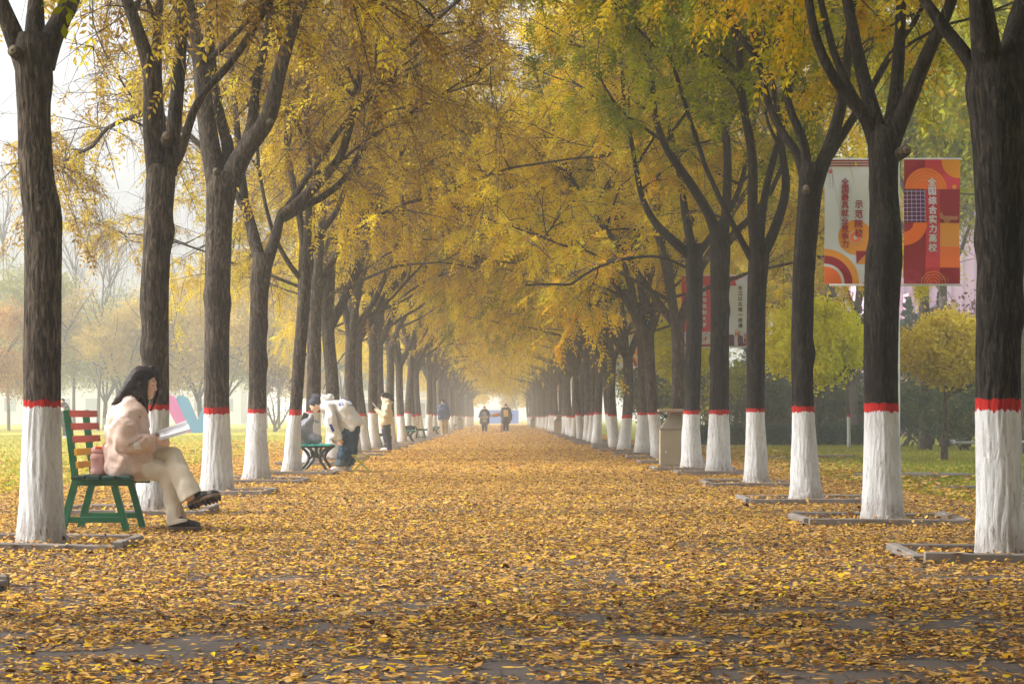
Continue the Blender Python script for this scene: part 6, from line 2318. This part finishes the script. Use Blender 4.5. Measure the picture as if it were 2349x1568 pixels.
# ------------------------------------------------------------------ right side: globe trees, hedge, conifers, shrubs
def globe(seed, rad, h0, h1, leaf, n, trunk_r, bark):
    rg = np.random.default_rng(seed)
    tw = limb_wood(rg, h1 * .85, h0 + .25, trunk_r, .9, 6, bark, 14)
    cz, rz = (h0 + h1) / 2, (h1 - h0) / 2
    parts = []
    nn = 260
    dirs = unit(rg.normal(size=(nn, 3)))
    for q in range(nn):
        d = dirs[q]
        rr = .93 + .07 * math.sin(5 * d[0] + 3 * d[2] + seed) + rg.normal(0, .06)
        s = rg.uniform(.45, 1.0) ** .5 * rr
        zz = d[2] * rz * s
        if zz < 0:
            zz *= .82
        c = np.array([d[0] * rad * s, d[1] * rad * s, cz + zz])
        m = n // nn
        p = c + rg.normal(size=(m, 3)) * .11
        nr = unit(rg.normal(size=(m, 3)) * .8 + d * .9 + np.array([[0, 0, .2]]))
        u = unit(np.cross(nr, rg.normal(size=(m, 3))))
        w2 = np.cross(nr, u)
        L = (.042 * rg.lognormal(0, .25, m))[:, None]
        V = np.stack([p - u * L, p + w2 * L * .6, p + u * L, p - w2 * L * .6], 1).reshape(-1, 3)
        parts.append((V, np.arange(4 * m).reshape(-1, 4), np.clip(.5 * rg.random() + .5 * rg.random(m) + .12 * d[2], 0, 1)))
    for q in range(40):
        a = rg.uniform(0, 6.28)
        pth = np.array([math.cos(a) * rad * rg.uniform(.2, .7), math.sin(a) * rad * rg.uniform(.2, .7), h1 - .1])
        m = 9
        p = pth + np.stack([rg.normal(0, .02, m), rg.normal(0, .02, m), np.linspace(-.2, .22, m) * rg.uniform(.3, 1)], 1)
        u = unit(rg.normal(size=(m, 3)))
        w2 = unit(np.cross(u, rg.normal(size=(m, 3))))
        L = .035
        V = np.stack([p - u * L, p + w2 * L * .6, p + u * L, p - w2 * L * .6], 1).reshape(-1, 3)
        parts.append((V, np.arange(4 * m).reshape(-1, 4), rg.uniform(.5, 1, m)))
    v, f, c = join(parts)
    return tw.mesh('globe_trunk', M[bark]), np_mesh('globe_crown', v, f, M[leaf], rnd=c)


d = 45.0
put2(globe(41, 1.06, 1.45, 3.25, 'leaf_globe', 26000, .045, 'bark_plain'), 'globe_tree', 'clipped round tree with bright lime yellow leaves on the right lawn', (P(1868, 1056, d)[0], d, 0))
d = 46.3
put2(globe(42, 1.02, 1.50, 3.05, 'leaf_globe2', 26000, .055, 'bark_plain'), 'globe_tree', 'clipped round tree with golden orange leaves right of the thick painted tree', (P(2170, 1054, d)[0], d, 0))
d = 64.0
put2(round_tree(730, 4.6, 2.2, .05, 1.0, 'shrub', 2200, .06, 'bark', 4), 'lawn_tree', 'young thin tree with a white painted foot in front of the hedge', (P(1942, 1027, d)[0], d, 0))
d = 58.0
put2(globe(43, 1.0, 1.9, 3.6, 'leaf_globe', 16000, .05, 'bark_plain'), 'globe_tree', 'round yellow tree half hidden behind the trunks left of the beige bin', (P(1560, 1030, 60.0)[0], 60.0, 0))

rg = np.random.default_rng(55)
d = 70.0
x0, x1 = P(1600, 1000, d)[0], P(2020, 1000, d)[0]
n = 30000
px_, py_, pz_ = rg.uniform(x0, x1, n), rg.uniform(d - .5, d + .5, n), rg.uniform(0, .62, n)
face = rg.integers(0, 3, n)
py_ = np.where(face == 0, d - .5 + rg.normal(0, .025, n), py_)
pz_ = np.where(face == 1, .60 + rg.normal(0, .025, n), pz_)
p = np.stack([px_, py_, pz_], 1)
u = unit(rg.normal(size=(n, 3)))
w2 = unit(np.cross(u, rg.normal(size=(n, 3))))
L = (.035 * rg.lognormal(0, .25, n))[:, None]
V = np.stack([p - u * L, p + w2 * L * .6, p + u * L, p - w2 * L * .6], 1).reshape(-1, 3)
hd = thing('hedge', 'low clipped dark green hedge across the right lawn', 'hedge', ((x0 + x1) / 2, d, 0))
V = V - np.array([(x0 + x1) / 2, d, 0])
link('foliage', np_mesh('hedge_leaves', V, np.arange(4 * n).reshape(-1, 4), M['hedge'], rnd=np.clip(rg.random(n) * .7 + .3 * (pz_ > .55), 0, 1)), hd)


def conifer(seed, h, r, n, leaf='needle'):
    rg = np.random.default_rng(seed)
    w = Wood()
    v, f = tube_geo([(0, 0, -.03), (0, 0, h * .95)], [.11, .02], 8)
    w.add(v, f)
    nb = 85
    parts = []
    for k in range(nb):
        t = (k + rg.random()) / nb
        z = h * (.06 + .93 * t)
        L = r * (1 - t) ** .85 * rg.uniform(.7, 1.12) + .08
        az = rg.uniform(0, 6.28)
        dv = np.array([math.cos(az), math.sin(az), rg.uniform(-.05, .28)])
        m = n // nb
        s = rg.random(m) ** .7
        p = np.array([0, 0, z]) + dv * (L * s)[:, None] + rg.normal(size=(m, 3)) * (.05 + .16 * L * (1 - s * .5))[:, None] * .55
        p[:, 2] -= .12 * L * s ** 2
        u = unit(dv + rg.normal(size=(m, 3)) * .6)
        w2 = unit(np.cross(u, rg.normal(size=(m, 3))))
        q = (.075 * rg.lognormal(0, .3, m))[:, None]
        V = np.stack([p - u * q, p + w2 * q * .3, p + u * q, p - w2 * q * .3], 1).reshape(-1, 3)
        parts.append((V, np.arange(4 * m).reshape(-1, 4), np.clip(.5 * rg.random() + .5 * rg.random(m), 0, 1)))
    v, f, c = join(parts)
    return w.mesh('conifer_trunk', M['bark_plain']), np_mesh('conifer_crown', v, f, M[leaf], rnd=c)


con = [conifer(1, 6.0, 1.7, 11000), conifer(2, 5.2, 1.5, 10000), conifer(3, 4.6, 1.5, 9000)]
for i, (px, d, k, s) in enumerate([(1905, 84, 0, 1.1), (1850, 88, 1, 1.0), (1960, 90, 1, 1.1), (2155, 80, 0, .93), (2040, 84, 1, 1.0), (2085, 92, 0, 1.0), (2215, 76, 2, .95), (1790, 92, 2, 1.1), (1735, 96, 1, 1.1), (2290, 82, 1, 1.0)]):
    lab = ['dark blue green conifer rising behind the lime yellow round tree', 'dark conifer left of the lime yellow round tree', 'dark conifer behind the thin young tree', 'dark green conifer behind the golden round tree', 'dark conifer between the two round trees', 'conifer half hidden behind the one between the round trees', 'low dark conifer by the right edge tree', 'dark conifer seen beside the pale banner', 'dark conifer seen below the pale banner', 'dark conifer behind the thick right edge tree'][i]
    put2(con[k], 'conifer', lab, (P(px, 1000, d)[0], d, 0), i * 1.7, (s, s, s), None)


def shrub(seed, rad, h, leaf, n, size=.05):
    rg = np.random.default_rng(seed)
    w = Wood()
    for k in range(9):
        az = rg.uniform(0, 6.28)
        lp = grow((rg.normal(0, .08), rg.normal(0, .08), -.02), (math.cos(az) * .7, math.sin(az) * .7, 1), h * rg.uniform(.6, .95), 7, rg, .15)
        v, f = tube_geo(lp, np.linspace(.03, .006, 7), 5)
        w.add(v, f)
    parts = [blob_leaves(rg, (rg.normal(0, .35) * rad, rg.normal(0, .35) * rad, h * rg.uniform(.38, .66)), (rad * .62, rad * .62, h * .34), n // 5, size, .3) for _ in range(5)]
    v, f, c = join(parts)
    v[:, 2] = np.maximum(v[:, 2], .02)
    return w.mesh('shrub_stem', M['bark_plain']), np_mesh('shrub_leaves', v, f, M[leaf], rnd=c)


shr = [shrub(11, 1.5, 2.6, 'shrub', 6000), shrub(12, 1.3, 2.0, 'shrub', 5000), shrub(13, 1.6, 3.2, 'leaf_olive', 5000)]
for i, (px, d, k, s) in enumerate([(2120, 62, 0, 1.0), (2210, 60, 1, 1.1), (2060, 66, 1, 1.1), (2270, 58, 0, 1.0), (1700, 76, 2, 1.1), (1640, 80, 0, 1.3), (1590, 84, 2, 1.1), (1545, 88, 0, 1.4), (1770, 74, 0, 1.1), (1825, 76, 1, 1.3), (1990, 74, 0, 1.0), (2330, 64, 1, 1.2), (1500, 96, 2, 1.2), (1905, 75, 0, 1.0)]):
    lab = 'dark leafless looking shrub under the golden round tree' if i == 0 else 'dark bushy shrub of the planting beyond the right lawn' if k != 2 else 'olive bushy shrub seen between the trunks of the right row'
    t = put2(shr[k], 'shrub', lab, (P(px, 1000, d)[0], d, 0), i * 1.3, (s, s, s), None if i == 0 else 'dark shrubs beyond the right lawn' if k != 2 else 'olive shrubs between the right trunks', 'shrub')
put2(shrub(14, 1.6, 5.2, 'leaf_purple', 6000, .055), 'plum_tree', 'dark plum coloured bushy tree against the lilac building', (P(2222, 1000, 68)[0], 68, 0))
# leafy trees standing outside the right row, seen above the banners
tall = [round_tree(740, 12.5, 6.2, .16, 3.3, 'leaf_olive', 15000, .085, 'bark_plain', blobs=12), round_tree(741, 11.0, 4.6, .15, 3.0, 'leaf_right', 15000, .085, 'bark_plain', blobs=11)]
for i, (px, d, k) in enumerate([(2350, 52, 0), (2120, 60, 0), (1960, 72, 1), (1830, 84, 1), (2165, 78, 0), (1720, 100, 1), (1620, 120, 1)]):
    x = P(px, 900, d)[0]
    put2(tall[k], 'leafy_tree', ['olive green leafy tree filling the upper right corner', 'olive green leafy tree above the red banner', 'yellowing leafy tree above the white banner', 'yellowing leafy tree behind the third painted tree', 'olive green leafy tree far behind the red banner', 'yellowing leafy tree behind the pale banner', 'yellowing leafy tree behind the plain red banner'][i], (x, d, 0), i * 2.1, (1, 1, 1))

# unseen leafy trees added to block sky light from the sides and behind
for i, d in enumerate((15, 9, 3, -3, -10, -17, -24, -31)):
    put2(tall[i % 2], 'leafy_tree', 'unseen leafy tree added right of the avenue to block sky light', (9.6 + .9 * (d > 25), d, 0), i * 1.9, (1.05, 1.05, .92), 'unseen leafy trees added on the right for shade')
for i, d in enumerate((2, -5, -12, -19, -26, -33)):
    put2(tall[(i + 1) % 2], 'leafy_tree', 'unseen leafy tree added behind the viewer on the left for shade', (-8.6, d, 0), i * 1.9, (1.05, 1.05, .92), 'unseen leafy trees added on the left for shade')

# ------------------------------------------------------------------ buildings
d = 112.0
x0, x1 = P(2062, 900, d)[0], P(2560, 900, d)[0]
t = thing('hall_building', 'lilac metal clad hall behind the right hand trees', 'building', ((x0 + x1) / 2, d + 8, 0))
W_ = x1 - x0
MB().box((0, 0, 6.2), (W_, 16, 12.4)).build('wall', M['lilac'], t)
mb = MB()
for i in range(int(W_ / .6)):
    mb.box((-W_ / 2 + .3 + i * .6, -8.02, 6.2), (.12, .05, 12.3))
mb.build('wall_ribs', M['lilac_dark'], t)
MB().prism([(-W_ / 2 - .4, 12.4), (W_ / 2 + .4, 12.4), (W_ / 2 + .4, 12.9), (0, 15.0), (-W_ / 2 - .4, 12.9)], -8.4, 8.4).build('roof', M['lilac_dark'], t)
# a lean-to with a slanting roof in front
MB().prism([(-W_ / 2 + .2, 0), (-W_ / 2 + 2.6, 0), (-W_ / 2 + 2.6, 5.6), (-W_ / 2 + .2, 7.2)], -9.5, -8.03).build('side_wing', M['lilac'], t)

d = 236.0
x0, x1 = P(716, 900, d)[0], P(1000, 900, d)[0]
t = thing('teaching_building', 'pale hazy five storey building seen between the left trunks', 'building', ((x0 + x1) / 2, d + 6, 0))
W_, hh = x1 - x0, 15.5
MB().box((0, 0, hh / 2), (W_, 12, hh)).build('wall', M['concrete_wall'], t)
for fl in range(5):
    MB().box((0, -6.06, 2.95 + 3.0 * fl), (W_ + .1, .12, .22)).build('floor_band', M['white_paint'], t)
    for k in range(6):
        xx = -W_ / 2 + (k + .5) * W_ / 6
        win = MB().box((xx, -6.03, 1.65 + 3.0 * fl), (1.25, .08, 1.6)).build('window', M['window_grey'], t)
        MB().box((xx, -6.085, 1.65 + 3.0 * fl), (.07, .03, 1.6)).build('mullion', M['white_paint'], win)
MB().box((0, 0, hh + .25), (W_ + .4, 12.4, .5)).build('parapet', M['white_paint'], t)

# low white building far behind the left lawn
d = 300.0
x0, x1 = P(-300, 900, d)[0], P(560, 900, d)[0]
t = thing('low_building', 'long low white building lost in the haze behind the left trees', 'building', ((x0 + x1) / 2, d, 0))
W_ = x1 - x0
MB().box((0, 0, 2.6), (W_, 8, 5.2)).build('wall', M['concrete_wall'], t)
for k in range(14):
    MB().box((-W_ / 2 + (k + .5) * W_ / 14, -4.03, 2.6), (1.6, .1, 1.7)).build('window', M['window_grey'], t)
MB().box((0, 0, 5.35), (W_ + .6, 8.6, .3)).build('roof', M['white_paint'], t)
# ------------------------------------------------------------------ haze, light, camera
haze = NT('morning haze')
pv = haze.n('VolumePrincipled')
haze.set(pv, 'Color', (.93, .95, .98, 1))
haze.set(pv, 'Density', HAZE)
haze.set(pv, 'Anisotropy', .1)
haze.t.links.new(pv.outputs[0], haze.out.inputs['Volume'])
hb = MB().box((0, 500, 7.5), (1440, 1430, 17.2))
o = hb.build('haze', haze.m)
tag(o, kind='stuff')

world = bpy.data.worlds.new('World')
scene.world = world
world.use_nodes = True
wt = world.node_tree
wt.nodes.clear()
sky = wt.nodes.new('ShaderNodeTexSky')
sky.sky_type = 'NISHITA'
sky.sun_disc = False
SUN_EL, SUN_AZ = R(42), R(-92)      # sun behind thin cloud, to the left
sky.sun_elevation = SUN_EL
sky.sun_rotation = SUN_AZ
sky.air_density, sky.dust_density, sky.ozone_density = 1.0, 6.0, 1.0
hs = wt.nodes.new('ShaderNodeHueSaturation')      # overcast: the blue is veiled
hs.inputs['Saturation'].default_value = .22
hs.inputs['Value'].default_value = 1.0
bg = wt.nodes.new('ShaderNodeBackground')
bg.inputs['Strength'].default_value = .15
wo = wt.nodes.new('ShaderNodeOutputWorld')
wt.links.new(sky.outputs[0], hs.inputs['Color'])
wt.links.new(hs.outputs[0], bg.inputs['Color'])
wt.links.new(bg.outputs[0], wo.inputs['Surface'])
sd = bpy.data.lights.new('sun', 'SUN')
sd.energy = 1.1
sd.angle = R(14)
sd.color = (1.0, .975, .94)
so = bpy.data.objects.new('sun', sd)
COL.objects.link(so)
dirv = Vector((math.sin(SUN_AZ) * math.cos(SUN_EL), math.cos(SUN_AZ) * math.cos(SUN_EL), math.sin(SUN_EL)))
so.rotation_euler = dirv.to_track_quat('Z', 'Y').to_euler()

cd = bpy.data.cameras.new('camera')
cd.sensor_fit = 'HORIZONTAL'
cd.sensor_width = 36
cd.lens = 36 * FOC / FRAME_W
cd.shift_x = (1174 - CXP) / FRAME_W
cd.shift_y = (CYP - 784) / FRAME_W
cd.clip_start, cd.clip_end = .1, 3000
cd.dof.use_dof = False
cam = bpy.data.objects.new('camera', cd)
COL.objects.link(cam)
cam.location = (0, 0, CAMH)
cam.rotation_euler = (R(90), 0, 0)
scene.camera = cam
scene.view_settings.view_transform = 'Standard'
scene.view_settings.look = 'None'
scene.view_settings.gamma = 1
scene.view_settings.exposure = EXPO
scene.view_settings.use_curve_mapping = False
cy = scene.cycles
cy.max_bounces = 6
cy.diffuse_bounces = 3
cy.glossy_bounces = 2
cy.transmission_bounces = 3
cy.volume_bounces = 1
cy.transparent_max_bounces = 4
cy.use_denoising = True
cy.denoiser = 'OPENIMAGEDENOISE'
cy.use_adaptive_sampling = True
cy.adaptive_threshold = .015
